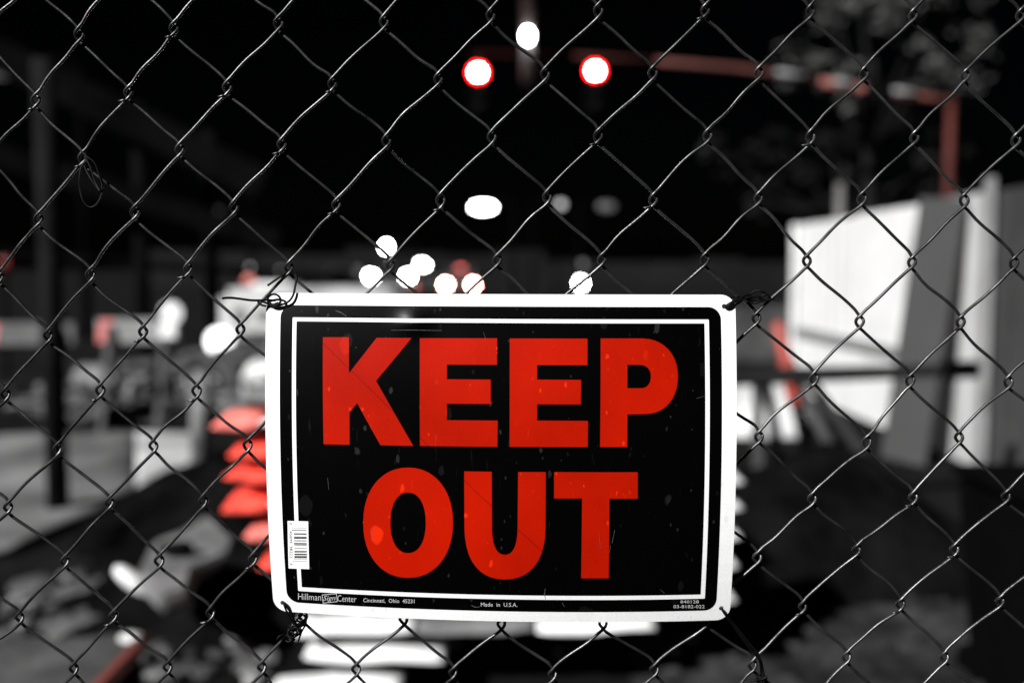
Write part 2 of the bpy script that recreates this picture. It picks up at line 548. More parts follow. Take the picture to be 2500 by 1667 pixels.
def ribbed(y0, y1, h, m, dx=0.0):
    b = MB()
    n = max(6, int((y1 - y0) / 0.075))
    vs = []
    for i in range(n + 1):
        y = y0 + (y1 - y0) * i / n
        xo = HX + dx + (0.012 if (i // 2) % 2 else 0.0)
        vs += [(xo, y, 0.02), (xo, y, h), (xo + 0.025, y, h), (xo + 0.025, y, 0.02)]
    fs = []
    for i in range(n):
        a = i * 4
        for k in range(4):
            fs.append((a + k, a + (k + 1) % 4, a + 4 + (k + 1) % 4, a + 4 + k))
    fs += [(0, 3, 2, 1), (n * 4, n * 4 + 1, n * 4 + 2, n * 4 + 3)]
    b.add(vs, fs)
    return loc(b.build('panel', m), hoard)


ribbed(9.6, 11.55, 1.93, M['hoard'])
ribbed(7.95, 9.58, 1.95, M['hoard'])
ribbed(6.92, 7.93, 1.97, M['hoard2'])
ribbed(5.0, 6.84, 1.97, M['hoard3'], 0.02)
for yy, hh, m_ in ((11.6, 1.94, M['hoard']), (6.88, 2.06, M['boardpale'])):
    b = MB(); b.box((HX - 0.05, yy - 0.035, 0), (HX - 0.001, yy + 0.035, hh))
    loc(b.build('post', m_), hoard)
b = MB(); b.box((HX + 0.04, 10.3, 0), (HX + 0.1, 10.37, 2.3)); loc(b.build('post', M['palesteel']), hoard)
for z_ in (0.72,):
    b = MB(); b.box((HX - 0.035, 7.97, z_ - 0.045), (HX - 0.002, 11.5, z_ + 0.045))
    loc(b.build('rail', M['boardpale']), hoard)

# leaning dark board
pb, pt = on_ground(2212, 1120), Vector((HX - 0.06, 7.62, 1.97))
pl = MB(); pb, pt = on_ground(2205, 1128), at(2303, 483, 7.3)
pl.bar(pb, pt, 0.36, 0.03, up=(-0.8, -0.6, 0))
tag(pl.build('leaning_board', M['plank'], origin=pb, bevel=0.004), 'wide dark board leaning against the white hoarding', 'board')

# black bin, right edge
bp_ = at(2500, 1180, 3.1)
b = MB(); b.add([(-0.23, -0.25, 0), (0.23, -0.25, 0), (0.23, 0.25, 0), (-0.23, 0.25, 0), (-0.28, -0.3, 0.74), (0.28, -0.3, 0.74), (0.28, 0.3, 0.74), (-0.28, 0.3, 0.74)],
               [(0, 3, 2, 1), (0, 1, 5, 4), (1, 2, 6, 5), (2, 3, 7, 6), (3, 0, 4, 7), (4, 5, 6, 7)])
binr = empty('waste_bin', (bp_.x + 0.2, 3.1, 0))
tag(binr, 'black plastic waste bin at the right edge', 'bin')
b.build('bin_body', M['black'], binr, bevel=0.015)
b = MB(); b.box((-0.3, -0.32, 0.74), (0.3, 0.32, 0.77)); b.build('lid', M['black'], binr, bevel=0.012)
for s in (-1, 1):
    b = MB(); b.lathe([(0.07, -0.02), (0.07, 0.02)], (s * 0.22, 0.27, 0.07), 16, Matrix.Rotation(R(90), 3, 'Y')); b.build('wheel', M['black'], binr)

# ------------------------------------------------------------------ sawhorse barricade and orange post
sw = empty('sawhorse', (at(2040, 920, 5.6).x, 5.6, 0))
tag(sw, 'dark sawhorse with splayed legs standing before the white hoarding', 'sawhorse')
A_, B_ = at(1655, 925, 5.2), at(2375, 902, 5.9)
b = MB(); b.bar(A_, B_, 0.05, 0.1, w2=0.05, h2=0.065); loc(b.build('beam', M['darkmetal'], bevel=0.004), sw)
b = MB(); b.bar(at(2300, 903, 5.8), B_ + Vector((0.02, 0.01, 0)), 0.075, 0.1); loc(b.build('end_block', M['black'], bevel=0.006), sw)
for (tx, bx, yy, sp) in ((1945, 2035, 5.5, -0.35), (1975, 2110, 5.55, 0.3), (1850, 1850, 5.4, -0.3), (1868, 1905, 5.4, 0.3)):
    top = at(tx, 925, yy); bot = at(bx, 1115, yy + sp * 0.4)
    d = (bot - top).normalized(); bot = top + d * (top.z / -d.z)
    b = MB(); b.bar(top, bot, 0.055, 0.03, up=(0, 1, 0)); loc(b.build('leg', M['leggrey'], bevel=0.003), sw)

DY = 7.4
ob_, ot_ = at(1945, 988, DY), at(1897, 785, DY + 0.05)
og_ = ob_ + (ob_ - ot_).normalized() * (ob_.z / (ot_ - ob_).normalized().z)
dl = empty('delineator_post', og_)
tag(dl, 'leaning orange delineator post beside the white hoarding', 'post')
b = MB(); b.tube([ob_ + (ot_ - ob_) * t for t in (0, 0.05, 0.5, 0.55, 0.97, 1)], [0.055, 0.065, 0.06, 0.05, 0.04, 0.02], 14)
loc(b.build('tube', M['orange'], smooth=True), dl)
b = MB(); b.tube([og_, ob_], [0.05, 0.05], 12); loc(b.build('stem', M['black'], smooth=True), dl)
b = MB(); b.lathe([(0.2, 0), (0.2, 0.03), (0.12, 0.05)], og_, 16); loc(b.build('base', M['black']), dl)

# ------------------------------------------------------------------ steel scaffold on the left
SX = -2.66
sc_ = empty('scaffold', (SX, 6, 0))
tag(sc_, 'dim steel scaffold frame with tall posts at the left', 'scaffold')
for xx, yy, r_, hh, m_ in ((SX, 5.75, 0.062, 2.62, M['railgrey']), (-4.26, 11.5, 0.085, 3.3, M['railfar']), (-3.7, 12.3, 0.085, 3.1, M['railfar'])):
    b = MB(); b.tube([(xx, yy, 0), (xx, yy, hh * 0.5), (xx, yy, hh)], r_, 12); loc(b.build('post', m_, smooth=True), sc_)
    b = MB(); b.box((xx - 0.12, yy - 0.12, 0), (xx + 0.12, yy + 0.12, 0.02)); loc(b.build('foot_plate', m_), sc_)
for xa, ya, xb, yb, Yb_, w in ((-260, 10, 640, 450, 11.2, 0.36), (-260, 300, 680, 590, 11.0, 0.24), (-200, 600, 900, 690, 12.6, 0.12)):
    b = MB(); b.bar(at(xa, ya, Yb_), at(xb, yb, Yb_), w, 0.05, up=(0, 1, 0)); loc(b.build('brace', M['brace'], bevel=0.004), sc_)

# two board barricades
def barricade(x0, x1, ypx, Y, hpx, m, label, stripe=None):
    a, c = at(x0, ypx, Y), at(x1, ypx, Y)
    root = empty('barricade', ((a.x + c.x) / 2, Y, 0))
    tag(root, label, 'barricade', 'board barricades by the gravel heap')
    h = hpx * Y / FPX
    b = MB(); b.box((a.x, Y - 0.012, a.z - h / 2), (c.x, Y + 0.012, a.z + h / 2)); loc(b.build('board', m, bevel=0.004), root)
    for x in (a.x + 0.12, c.x - 0.12):
        for s in (-1, 1):
            b = MB(); b.bar((x, Y + 0.03 * s, a.z + 0.05), (x, Y + 0.3 * s, 0), 0.05, 0.04, up=(0, 1, 0)); loc(b.build('leg', M['darkmetal']), root)
    if stripe:
        for sx in stripe:
            s0 = at(sx, ypx, Y).x
            b = MB()
            w_ = 0.055
            b.add([(s0 - w_ - 0.02, Y - 0.016, a.z - h / 2 + 0.004), (s0 + w_ - 0.02, Y - 0.016, a.z - h / 2 + 0.004), (s0 + w_ + 0.02, Y - 0.016, a.z + h / 2 - 0.004), (s0 - w_ + 0.02, Y - 0.016, a.z + h / 2 - 0.004)], [(0, 1, 2, 3)])
            loc(b.build('stripe', M['palered']), root)
    return root


barricade(-140, 182, 815, 9.2, 55, M['boardgrey'], 'dull grey board barricade at the far left edge', (-20,))
barricade(238, 440, 808, 8.6, 58, M['boardpale'], 'pale board barricade with a faded orange stripe near the warning lamp', (258,))
# warning lamp on the pale barricade
wl = at(418, 775, 8.55)
root = empty('warning_lamp', (wl.x, 8.55, wl.z - 0.1))
tag(root, 'glowing white warning lamp on the end of the pale barricade', 'lamp')
b = MB(); b.lathe([(0.02, -0.035), (0.085, -0.03), (0.095, 0), (0.085, 0.03), (0.02, 0.035)], (0, 0, 0.14), 20, Matrix.Rotation(R(90), 3, 'X'))
b.build('lens', lamp_mat('warning_lens_glow', (1, 1, 1), 0.5), root, smooth=True)
b = MB(); b.box((-0.09, -0.035, -0.08), (0.05, 0.035, 0.05)); b.build('battery_case', M['white'], root, bevel=0.008)

# ------------------------------------------------------------------ generator trailer
GY = 10.5
M['genwhite'] = mat('dusty_white_housing', (0.42, 0.42, 0.42), 0.5, spec=0.2, var=0.35, scale=2.2)
ga, gb = at(530, 705, GY), at(975, 830, GY)
gen = empty('generator', ((ga.x + gb.x) / 2, GY, 0))
tag(gen, 'white generator trailer with a round lamp at its lower left corner', 'generator')
b = MB(); b.box((ga.x, GY, gb.z), (gb.x, GY + 1.3, ga.z)); loc(b.build('housing', M['genwhite'], bevel=0.09), gen)
b = MB(); b.box((ga.x + 0.3, GY + 0.2, ga.z), (ga.x + 0.75, GY + 0.6, ga.z + 0.06)); loc(b.build('top_cover', M['white'], bevel=0.02), gen)
for k in range(2):
    x = ga.x + 0.16 + k * 0.26
    b = MB(); b.box((x, GY - 0.012, gb.z + 0.2), (x + 0.13, GY + 0.03, gb.z + 0.32)); loc(b.build('vent', M['boardgrey'], bevel=0.004), gen)
b = MB(); b.box((ga.x + 0.1, GY + 0.2, 0.38), (gb.x - 0.1, GY + 1.1, gb.z)); loc(b.build('chassis', M['darkmetal']), gen)
for x in (ga.x + 0.5, gb.x - 0.5):
    b = MB(); b.lathe([(0.14, -0.1), (0.28, -0.09), (0.3, -0.04), (0.3, 0.04), (0.28, 0.09), (0.14, 0.1)], (x, GY + 0.5, 0.3), 24, Matrix.Rotation(R(90), 3, 'X'))
    loc(b.build('wheel', M['black'], smooth=True), gen)
q = at(537, 833, GY - 0.12)
b = MB(); b.lathe([(0.02, -0.02), (0.12, -0.02), (0.14, 0.02), (0.12, 0.08)], q, 24, Matrix.Rotation(R(90), 3, 'X'))
loc(b.build('headlight', lamp_mat('headlight_glow', (1, 1, 1), 1.6), smooth=True), gen)
q = at(607, 697, GY + 0.3)
b = MB(); b.lathe([(0.06, 0), (0.055, 0.05), (0.02, 0.08)], (q.x, q.y, ga.z + 0.06), 16)
loc(b.build('beacon', lamp_mat('beacon_glow', (1, 0.25, 0.2), 0.5), smooth=True), gen)

# rubble
def chunk(pxy, Y, size, m, label, seed, flat=0.6, name='concrete_chunk', cat='rubble', on=None):
    p_ = at(pxy[0], pxy[1], Y)
    b = MB(); b.blob((0, 0, 0), size[0], size[1], size[2], Matrix.Rotation(seed * 1.3, 3, 'Z') @ Matrix.Rotation(0.3, 3, 'X'), 9, 6, 0.75, 0.45, seed)
    o = b.build(name, m)
    o.location = p_
    return tag(o, label, cat, 'pale rubble on the gravel heap')


chunk((150, 968), 8.9, (0.28, 0.2, 0.12), M['slab'], 'long grey rubble chunk lowest on the left of the heap', 1.1)
chunk((235, 930), 9.0, (0.22, 0.2, 0.16), M['slab'], 'grey rubble chunk on the left slope of the heap', 2.3)
chunk((345, 955), 8.8, (0.16, 0.16, 0.1), M['slab'], 'small grey rubble chunk in the middle of the heap foot', 3.2)
chunk((500, 935), 8.6, (0.15, 0.15, 0.11), M['rock'], 'small pale rubble chunk right of the heap foot', 4.7)
chunk((655, 925), 8.4, (0.26, 0.2, 0.14), M['rock'], 'bright rubble chunk half behind the sign edge', 5.9)
for nm, m_, cnt, sd_ in (('pale_rubble', M['slab'], 70, 3), ('dark_rubble', M['greyslab'], 160, 4)):
    rnd = random.Random(sd_)
    cb = MB()
    for i in range(cnt):
        x_, y_ = rnd.uniform(20, 660), rnd.choice((rnd.uniform(850, 1000), rnd.uniform(1400, 1660)))
        p_ = on_ground(x_, y_, 0.02) if y_ > 1200 else at(x_, y_, rnd.uniform(8.3, 9.2))
        if y_ < 1200 and x_ < 300 and y_ < 940: continue
        s_ = rnd.uniform(0.02, 0.06) * (1.6 if y_ < 1200 else 0.8)
        cb.blob(p_, s_ * rnd.uniform(1, 2.2), s_, s_ * 0.6, Matrix.Rotation(rnd.uniform(0, 3), 3, 'Z'), 7, 4, rough=0.6, seed=i)
    tag(cb.build('rubble', m_), kind='stuff', label=nm.replace('_', ' ') + ' strewn over the left side of the yard')
# stub column between heap and sandbags
cb_ = on_ground(492, 1215)
b = MB(); b.tube([cb_, cb_ + Vector((0.0, 0, 0.45)), cb_ + Vector((0.03, 0, 0.8))], [0.07, 0.06, 0.055], 10)
tag(b.build('marker_post', M['slab'], smooth=True, origin=cb_), 'stubby grey post left of the orange sandbags', 'post')


def slab(name, pts, z, th, m, label, cat, jag=0.02, parent=None):
    base = [on_ground(x, y, z) for x, y in pts]
    b = MB()
    n = len(base)
    low = [q - Vector((0, 0, th)) + Vector((random.uniform(-jag, jag), random.uniform(-jag, jag), 0)) for q in base]
    b.add(base + low, [tuple(range(n))] + [tuple(reversed(range(n, 2 * n)))] + [(i, n + i, n + (i + 1) % n, (i + 1) % n) for i in range(n)])
    me_o = b.build(name, m, parent, origin=None if parent else base[0], bevel=0.012)
    if label: tag(me_o, label, cat)
    return me_o


slab('concrete_slab', [(335, 1395), (372, 1320), (440, 1295), (490, 1262), (520, 1262), (572, 1312), (560, 1345), (470, 1385), (455, 1440), (395, 1455)], 0.34, 0.06, M['slab'], 'broken pale concrete slab lying between the fence and the sandbags', 'slab')
_q = on_ground(450, 1400, 0.2)
mound('soil_mound', _q.x, _q.y + 0.12, 0.75, 0.55, 0.3, M['darksoil'], 'added black heap propping the broken pale slab and darkening its underside', 33, cat='soil mound', n=40)  # added heap, keeps the front below the slab dark and carries it
p_ = on_ground(432, 1352, 0.35)
b = MB(); b.blob((0, 0, 0), 0.07, 0.05, 0.03, None, 10, 6, 1, 0.3, 4); o = b.build('stone', M['darksoil']); o.location = p_ + Vector((0, 0, 0.02)); tag(o, 'dark stone on the broken concrete slab', 'stone')
p_ = on_ground(325, 1418, 0.3)
b = MB(); b.blob((0, 0, 0), 0.085, 0.035, 0.028, Matrix.Rotation(R(38), 3, 'Y'), 16, 10, 0.9); o = b.build('plastic_jug', M['white'], smooth=True)
o.location = p_
tag(o, 'bright white plastic jug lying against the broken slab', 'jug')
for i, (x, y, s, lb) in enumerate(((85, 1428, 0.07, 'leftmost small grey stone in the dark lower left'), (205, 1440, 0.07, 'small grey stone left of the white jug'), (160, 1525, 0.07, 'small grey stone just above the grey platform'), (250, 1520, 0.09, 'small stone touching the platform back edge'))):
    p_ = on_ground(x, y, 0.04)
    b = MB(); b.blob((0, 0, 0), s * 1.5, s, s * 0.6, None, 10, 6, 1, 0.5, i); o = b.build('stone', M['greyslab']); o.location = p_
    tag(o, lb, 'stone')
slab('platform', [(-160, 1590), (20, 1545), (150, 1558), (310, 1540), (345, 1562), (222, 1690), (140, 1760), (-160, 1760)], 0.3, 0.05, M['greyslab'], None, None)
plat = bpy.data.objects['platform']
tag(plat, 'low grey timber platform with an orange right edge in the lower left', 'platform')
for _x, _y in ((40, 1600), (300, 1575), (200, 1690), (-100, 1700)):
    _f = on_ground(_x, _y, 0.26)
    b = MB(); b.box((_f.x - 0.04, _f.y - 0.04, 0), (_f.x + 0.04, _f.y + 0.04, 0.248)); _o = b.build('leg', M['black']); _o.parent = plat; _o.matrix_parent_inverse = Matrix.Translation(-plat.location)
ea, eb = on_ground(352, 1566, 0.3), on_ground(215, 1712, 0.3)
b = MB(); b.bar(ea, eb, 0.022, 0.045)
o = b.build('edge_strip', mat('orange_edge_paint', (0.16, 0.03, 0.022), 0.7, var=0.3)); o.parent = plat; o.matrix_parent_inverse = Matrix.Translation(-plat.location)
p_ = on_ground(318, 1555, 0.33)
b = MB(); b.blob((0, 0, 0), 0.035, 0.03, 0.015, None, 10, 6, 1, 0.3, 2); o = b.build('stone', M['rock']); o.location = p_; tag(o, 'bright stone on the corner of the grey platform', 'stone')

# ------------------------------------------------------------------ sandbags behind the sign
def bag_mesh(L_, D_, T_, seed):
    b = MB()
    nu, nv = 22, 10
    vs, fs = [], []
    for i in range(nu + 1):
        t = -1 + 2 * i / nu
        w = (1 - abs(t) ** 5) ** 0.5 if abs(t) < 1 else 0
        w = max(w, 0.12)
        hw = D_ / 2 * (0.86 + 0.14 * w); ht = T_ / 2 * max(0.1, (1 - abs(t) ** 3.2) ** 0.55)
        for j in range(nv):
            a = 2 * math.pi * j / nv
            def sg(x, q): return math.copysign(abs(x) ** q, x)
            p = Vector((t * L_ / 2, hw * sg(math.cos(a), 1.0), ht * sg(math.sin(a), 1.25)))
            p += Vector((0, 1, 1)) * 0.006 * noise.noise(p * 9 + Vector((seed, 0, 0)))
            p.z += 0.008 * noise.noise(Vector((p.x * 4, seed, 2)))
            vs.append(p)
    for i in range(nu):
        for j in range(nv):
            j2 = (j + 1) % nv
            fs.append((i * nv + j, i * nv + j2, (i + 1) * nv + j2, (i + 1) * nv + j))
    fs += [tuple(reversed(range(nv))), tuple(range(nu * nv, (nu + 1) * nv))]
    return b.add(vs, fs)


BY = 3.35
bag_rows = [
    # y, x0, x1, colours left to right
    (905, 622, 1812, 'wwwo'), (970, 585, 1816, 'gwwo'), (1035, 520, 1820, 'owww'), (1103, 560, 1818, 'owww'), (1169, 550, 1818, 'owww'),
    (1235, 545, 1814, 'owww'), (1302, 600, 1812, 'owww'), (1374, 636, 1803, 'owww'), (1450, 690, 1794, 'gwww'), (1527, 722, 1600, 'wgw'),
    (1597, 745, 1090, 'w'), (1672, 660, 985, 'w'),
]
cn = {'o': 'orange', 'w': 'white', 'g': 'grey'}
pos_words = {0: 'at the left end', -1: 'at the right end'}
row_words = ['top', 'second', 'third', 'fourth', 'fifth', 'sixth', 'seventh', 'eighth', 'ninth', 'tenth', 'eleventh', 'bottom']
for ri, (yy, x0, x1, cols) in enumerate(bag_rows):
    n = len(cols)
    Yr = BY - 0.012 * ri
    for k, c in enumerate(cols):
        if n == 4:      # the first bag lies end-on, the others lengthwise
            w0 = 128 + 14 * math.sin(ri * 2.1)
            xa = x0 if k == 0 else x0 + w0 + (x1 - x0 - w0) * (k - 1) / 3
            xb = x0 + w0 if k == 0 else x0 + w0 + (x1 - x0 - w0) * k / 3
        else:
            xa = x0 + (x1 - x0) * k / n; xb = x0 + (x1 - x0) * (k + 1) / n
        L_ = (xb - xa) * Yr / FPX * 1.01
        T_ = 0.06 if ri < 8 else 0.047
        if ri < 4 and k == n - 1: continue
        bg = bag_mesh(L_, 0.3 if ri < 8 else 0.17, T_, ri * 7 + k * 3.3)
        o = bg.build('sandbag', M[{'o': 'bagpink' if ri in (2, 6) else 'bagorange', 'w': 'bagwhite', 'g': 'baggrey'}[c]], smooth=True)
        o.location = at((xa + xb) / 2, yy, Yr) + Vector((0, 0.1 if ri < 8 else 0.02, 0))
        o.rotation_euler = (R(random.uniform(-3, 3)), R(random.uniform(-1.2, 1.2) if ri < 8 else (1.6, -1.4, 2.2, -2.4)[ri - 8]), R(random.uniform(-2, 2)))
        if n == 1: w = ''
        elif k == 0: w = ' at its left end'
        elif k == n - 1: w = ' at its right end'
        else: w = (' second from the left' if k == 1 else ' third from the left')
        tag(o, f"{cn[c]} sandbag in the {row_words[ri]} course of the stack{w}", 'sandbag', 'sandbags stacked behind the sign')

# ------------------------------------------------------------------ mast arm with two red signals
MY = 24.0
arm_root = empty('mast_arm', (at(2325, 250, MY).x, MY, 0))
tag(arm_root, 'red brown steel mast arm reaching in from the right', 'signal mast')
b = MB(); pt_ = at(2322, 245, MY)
b.tube([(pt_.x, MY, 0), (pt_.x, MY, pt_.z * 0.5), (pt_.x, MY, pt_.z + 0.05)], [0.13, 0.105, 0.09], 14); loc(b.build('pole', M['redpaint'], smooth=True), arm_root)
M['sleeve'] = mat('galvanised_sleeve', (0.26, 0.26, 0.26), 0.6, var=0.2)
armpts = [at(2322, 250, MY), at(2180, 228, MY), at(2000, 200, MY), at(1800, 168, MY), at(1600, 150, MY), at(1400, 138, MY), at(1150, 132, MY)]  # section colours darken away from the pole, painting the street light's falloff
M['armlit'] = mat('lit_red_steel', (0.27, 0.095, 0.08), 0.7, spec=0.1, var=0.4, scale=0.8)
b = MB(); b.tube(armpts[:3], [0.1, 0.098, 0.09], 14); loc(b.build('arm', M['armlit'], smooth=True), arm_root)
M['armmid'] = mat('half_lit_red_steel', (0.09, 0.033, 0.028), 0.7, spec=0.1, var=0.5, scale=0.8)
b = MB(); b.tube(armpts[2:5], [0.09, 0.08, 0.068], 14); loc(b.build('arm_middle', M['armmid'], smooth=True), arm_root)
M['armdark'] = mat('unlit_red_steel', (0.014, 0.004, 0.0035), 0.8, spec=0.05, var=0.5, scale=0.7)
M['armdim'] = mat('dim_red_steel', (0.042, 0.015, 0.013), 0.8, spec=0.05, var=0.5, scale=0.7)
b = MB(); b.tube([armpts[4] * (1 - t) + armpts[5] * t for t in (0, 0.5, 1)], [0.068, 0.064, 0.06], 14); loc(b.build('arm_dim_section', M['armdim'], smooth=True), arm_root)
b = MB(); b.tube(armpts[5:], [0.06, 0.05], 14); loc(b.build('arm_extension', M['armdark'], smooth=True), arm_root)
for xx0, xx1 in ((1895, 1965), (2035, 2085), (2180, 2240)):
    f0 = Vector((0, 0, 0))
    def on_arm(x):
        ys = [(2322, 250), (2180, 228), (2000, 200), (1800, 168)]
        for (xa, ya), (xb, yb) in zip(ys, ys[1:]):
            if xb <= x <= xa: return ya + (yb - ya) * (xa - x) / (xa - xb)
        return 180
    b = MB(); b.tube([at(xx0, on_arm(xx0) - 7, MY - 0.1), at(xx1, on_arm(xx1) - 7, MY - 0.1)], 0.06, 10); loc(b.build('sleeve', M['sleeve'], smooth=True), arm_root)

b = MB(); q_ = at(2140, 228, MY - 0.15); b.box((q_.x - 0.28, MY - 0.3, q_.z - 0.28), (q_.x + 0.28, MY - 0.14, q_.z + 0.3)); loc(b.build('arm_gap_block', M['black'], bevel=0.03), arm_root)  # added black block, makes the dark gap the tree leaves in the arm
M['redlens'] = lamp_mat('lit_red_signal', (1, 0.0, 0.0), 9)
M['redcore'] = lamp_mat('white_hot_lamp_core', (1, 0.5, 0.48), 60)
M['lensoff'] = mat('unlit_signal_lens', (0.01, 0.01, 0.01), 0.3)


def signal(px, py, label):
    c = at(px, py, MY - 0.3)
    root = empty('traffic_signal', c)
    tag(root, label, 'traffic signal', 'red signals hanging on the mast arm')
    b = MB(); b.box((-0.22, 0.02, -0.95), (0.22, 0.26, 0.25)); b.build('housing', M['black'], root, bevel=0.03)
    b = MB(); b.box((-0.03, 0.1, 0.24), (0.03, 0.16, 0.36)); b.build('bracket', M['darkmetal'], root)
    for k, zz in enumerate((0, -0.36, -0.72)):
        b = MB(); b.lathe([(0.01, -0.03), (0.14, -0.022), (0.2, 0.0), (0.2, 0.02)], (0, 0, zz), 28, Matrix.Rotation(R(90), 3, 'X'))
        ln = b.build('lens', M['redlens'] if k == 0 else M['lensoff'], root, smooth=True)
        if k == 0:
            tag(ln, 'lit red lens')
            b = MB(); b.lathe([(0.01, -0.05), (0.09, -0.046), (0.13, -0.03), (0.13, -0.02)], (0, 0, 0), 24, Matrix.Rotation(R(90), 3, 'X') @ Matrix.Scale(-1, 3, (0, 0, 1)))
            cr_ = b.build('lamp_core', M['redcore'], None, smooth=True); cr_.parent = ln
        # half-round visor
        vs, fs = [], []
        for i in range(13):
            a = math.pi * i / 12
            for yv, rr in ((0.02, 0.212), (-0.16, 0.212), (-0.16, 0.219), (0.02, 0.219)):
                vs.append((rr * math.cos(a), yv, zz + rr * math.sin(a)))
        for i in range(12):
            for j in range(4):
                fs.append((i * 4 + j, i * 4 + (j + 1) % 4, i * 4 + 4 + (j + 1) % 4, i * 4 + 4 + j))
        b = MB(); b.add(vs, fs); b.build('visor', M['black'], root)
    return root


signal(1167, 178, 'left one of the two lit red traffic signals')
signal(1453, 174, 'right one of the two lit red traffic signals')

# lamp hanging on a reddish drop tube between the signals
HY = 23.0
hl = at(1288, 93, HY)
root = empty('hanging_lamp', hl)
tag(root, 'white globe lamp on a reddish drop tube between the red signals', 'lamp')
b = MB(); b.tube([(0, 0, 0.1), (0, 0, 1.6), (0, 0, 3.2)], 0.15, 12); b.build('drop_tube', mat('red_glow_tube', (0.016, 0.007, 0.006), 0.6), root, smooth=True)  # red glow of the signals is put into the tube and finial colours
b = MB(); b.blob((0, -0.2, 0), 0.09, 0.09, 0.14, None, 20, 14); b.build('globe', lamp_mat('globe_glow', (1, 1, 1), 24), root, smooth=True)
b = MB(); b.tube([(0, 0, -1.0), (0, 0, -0.1)], 0.14, 12); b.build('finial', mat('red_glow_finial', (0.012, 0.009, 0.009), 0.6), root, smooth=True)
b = MB(); b.box((-0.12, -0.14, -0.42), (0.12, -0.1, -0.16)); b.build('plate', mat('grey_plate', (0.08, 0.08, 0.08), 0.6), root)


# ------------------------------------------------------------------ distant lamps and cars
def street_lamp(px, py, Y, w, h, strength, label, color=(1, 1, 1), armdir=1, group='distant street lamps', tint=None):
    c = at(px, py, Y)
    root = empty('street_lamp', (c.x + armdir * 1.4, Y, 0))
    tag(root, label, 'street lamp', group)
    x0 = -armdir * 1.4
    b = MB(); b.tube([(0, 0, 0), (0, 0, c.z * 0.6), (0, 0, c.z + 0.1), (-armdir * 0.4, 0, c.z + 0.35), (x0, 0, c.z + 0.3 * h + 0.12)], [0.09, 0.08, 0.06, 0.045, 0.04], 8); b.build('pole', M['black'], root, smooth=True)
    b = MB(); b.blob((x0, 0, c.z + h * 0.35), w * 0.62, 0.2, h * 0.35, None, 14, 8, 0.8); b.build('lamp_head', M['black'], root, smooth=True)
    b = MB(); b.blob((x0, -0.25, c.z), w / 2, 0.12, h / 2, None, 16, 10); b.build('lens', lamp_mat('street_lamp_glow', color, strength), root, smooth=True)
    return root


street_lamp(1180, 507, 45, 1.0, 0.36, 18, 'brightest oval street lamp below the left red signal')
street_lamp(1368, 500, 50, 0.4, 0.35, 0.5, 'dim round lamp right of the bright oval one', armdir=-1)
street_lamp(1480, 505, 52, 0.9, 0.45, 0.05, 'faint lamp farthest right in the row of dim lamps', armdir=-1)
street_lamp(945, 603, 48, 0.26, 0.34, 60, 'bright street lamp highest in the cluster above the sign')
street_lamp(1030, 648, 52, 0.62, 0.36, 30, 'wide bright lamp right in the white cluster', armdir=-1)
street_lamp(985, 694, 49, 0.75, 0.5, 30, 'low wide bright lamp touching the top edge of the sign')
street_lamp(1420, 645, 55, 0.4, 0.4, 0.12, 'dim lamp over the single low light right of centre', armdir=-1)
street_lamp(615, 655, 60, 0.3, 0.3, 0.8, 'dim round lamp above the white generator')
street_lamp(560, 668, 60, 0.35, 0.35, 0.12, 'faint round lamp left of the dim one over the generator')
street_lamp(688, 662, 60, 0.4, 0.35, 0.12, 'faintest lamp right of the dim one over the generator')
street_lamp(22, 185, 20, 0.45, 0.22, 0.045, 'dim oval lamp high at the left edge')
street_lamp(530, 520, 40, 0.5, 0.4, 0.035, 'faint lamp alone in the dark left of centre')


def car(pxl, pxr, py, Y, front, label, sl=30.0):
    a, c = at(pxl, py, Y), at(pxr, py, Y)
    cx, w = (a.x + c.x) / 2, abs(c.x - a.x) / 2
    W = w + 0.18
    root = empty('parked_car', (cx, Y, 0))
    tag(root, label, 'car', 'distant cars with lights on')
    prof = [(0, 0.35), (0, 0.72), (0.15, 0.86), (1.1, 0.95), (1.75, 1.4), (3.0, 1.42), (3.7, 1.0), (4.3, 0.9), (4.35, 0.35)]
    if not front: prof = [(4.35 - y, z) for y, z in reversed(prof)]
    n = len(prof)
    b = MB()
    vs = []
    for s in (-1, 1):
        for y, z in prof:
            k = 1 if z < 1.0 else 0.8
            vs.append((s * W * k, y, z))
    b.add(vs, [(i, (i + 1) % n, n + (i + 1) % n, n + i) for i in range(n)] + [tuple(reversed(range(n))), tuple(range(n, 2 * n))])
    b.build('body', M['darkmetal'], root, bevel=0.04)
    for s in (-1, 1):
        for y in (0.85, 3.5):
            b = MB(); b.lathe([(0.2, -0.1), (0.32, -0.09), (0.32, 0.09), (0.2, 0.1)], (s * (W - 0.12), y, 0.32), 18, Matrix.Rotation(R(90), 3, 'Y')); b.build('wheel', M['black'], root)
        b = MB(); b.blob((s * w, -0.03, a.z), 0.17, 0.06, 0.15, None, 14, 8)
        b.build('headlight' if front else 'tail_light', lamp_mat('car_light', (1, 1, 1) if front else (1, 0.3, 0.25), sl if front else sl * 2), root, smooth=True)
    if not front:
        b = MB(); b.box((-0.16, 0.9, 1.33), (0.16, 0.96, 1.43)); b.build('brake_light', lamp_mat('high_brake_light', (1, 0.16, 0.14), 1.6), root)
    else:
        b = MB(); b.add([(-W * 0.74, 1.16, 0.99), (W * 0.74, 1.16, 0.99), (W * 0.72, 1.66, 1.36), (-W * 0.72, 1.66, 1.36)], [(0, 1, 2, 3)]); b.build('windscreen', M['black'], root)
    return root


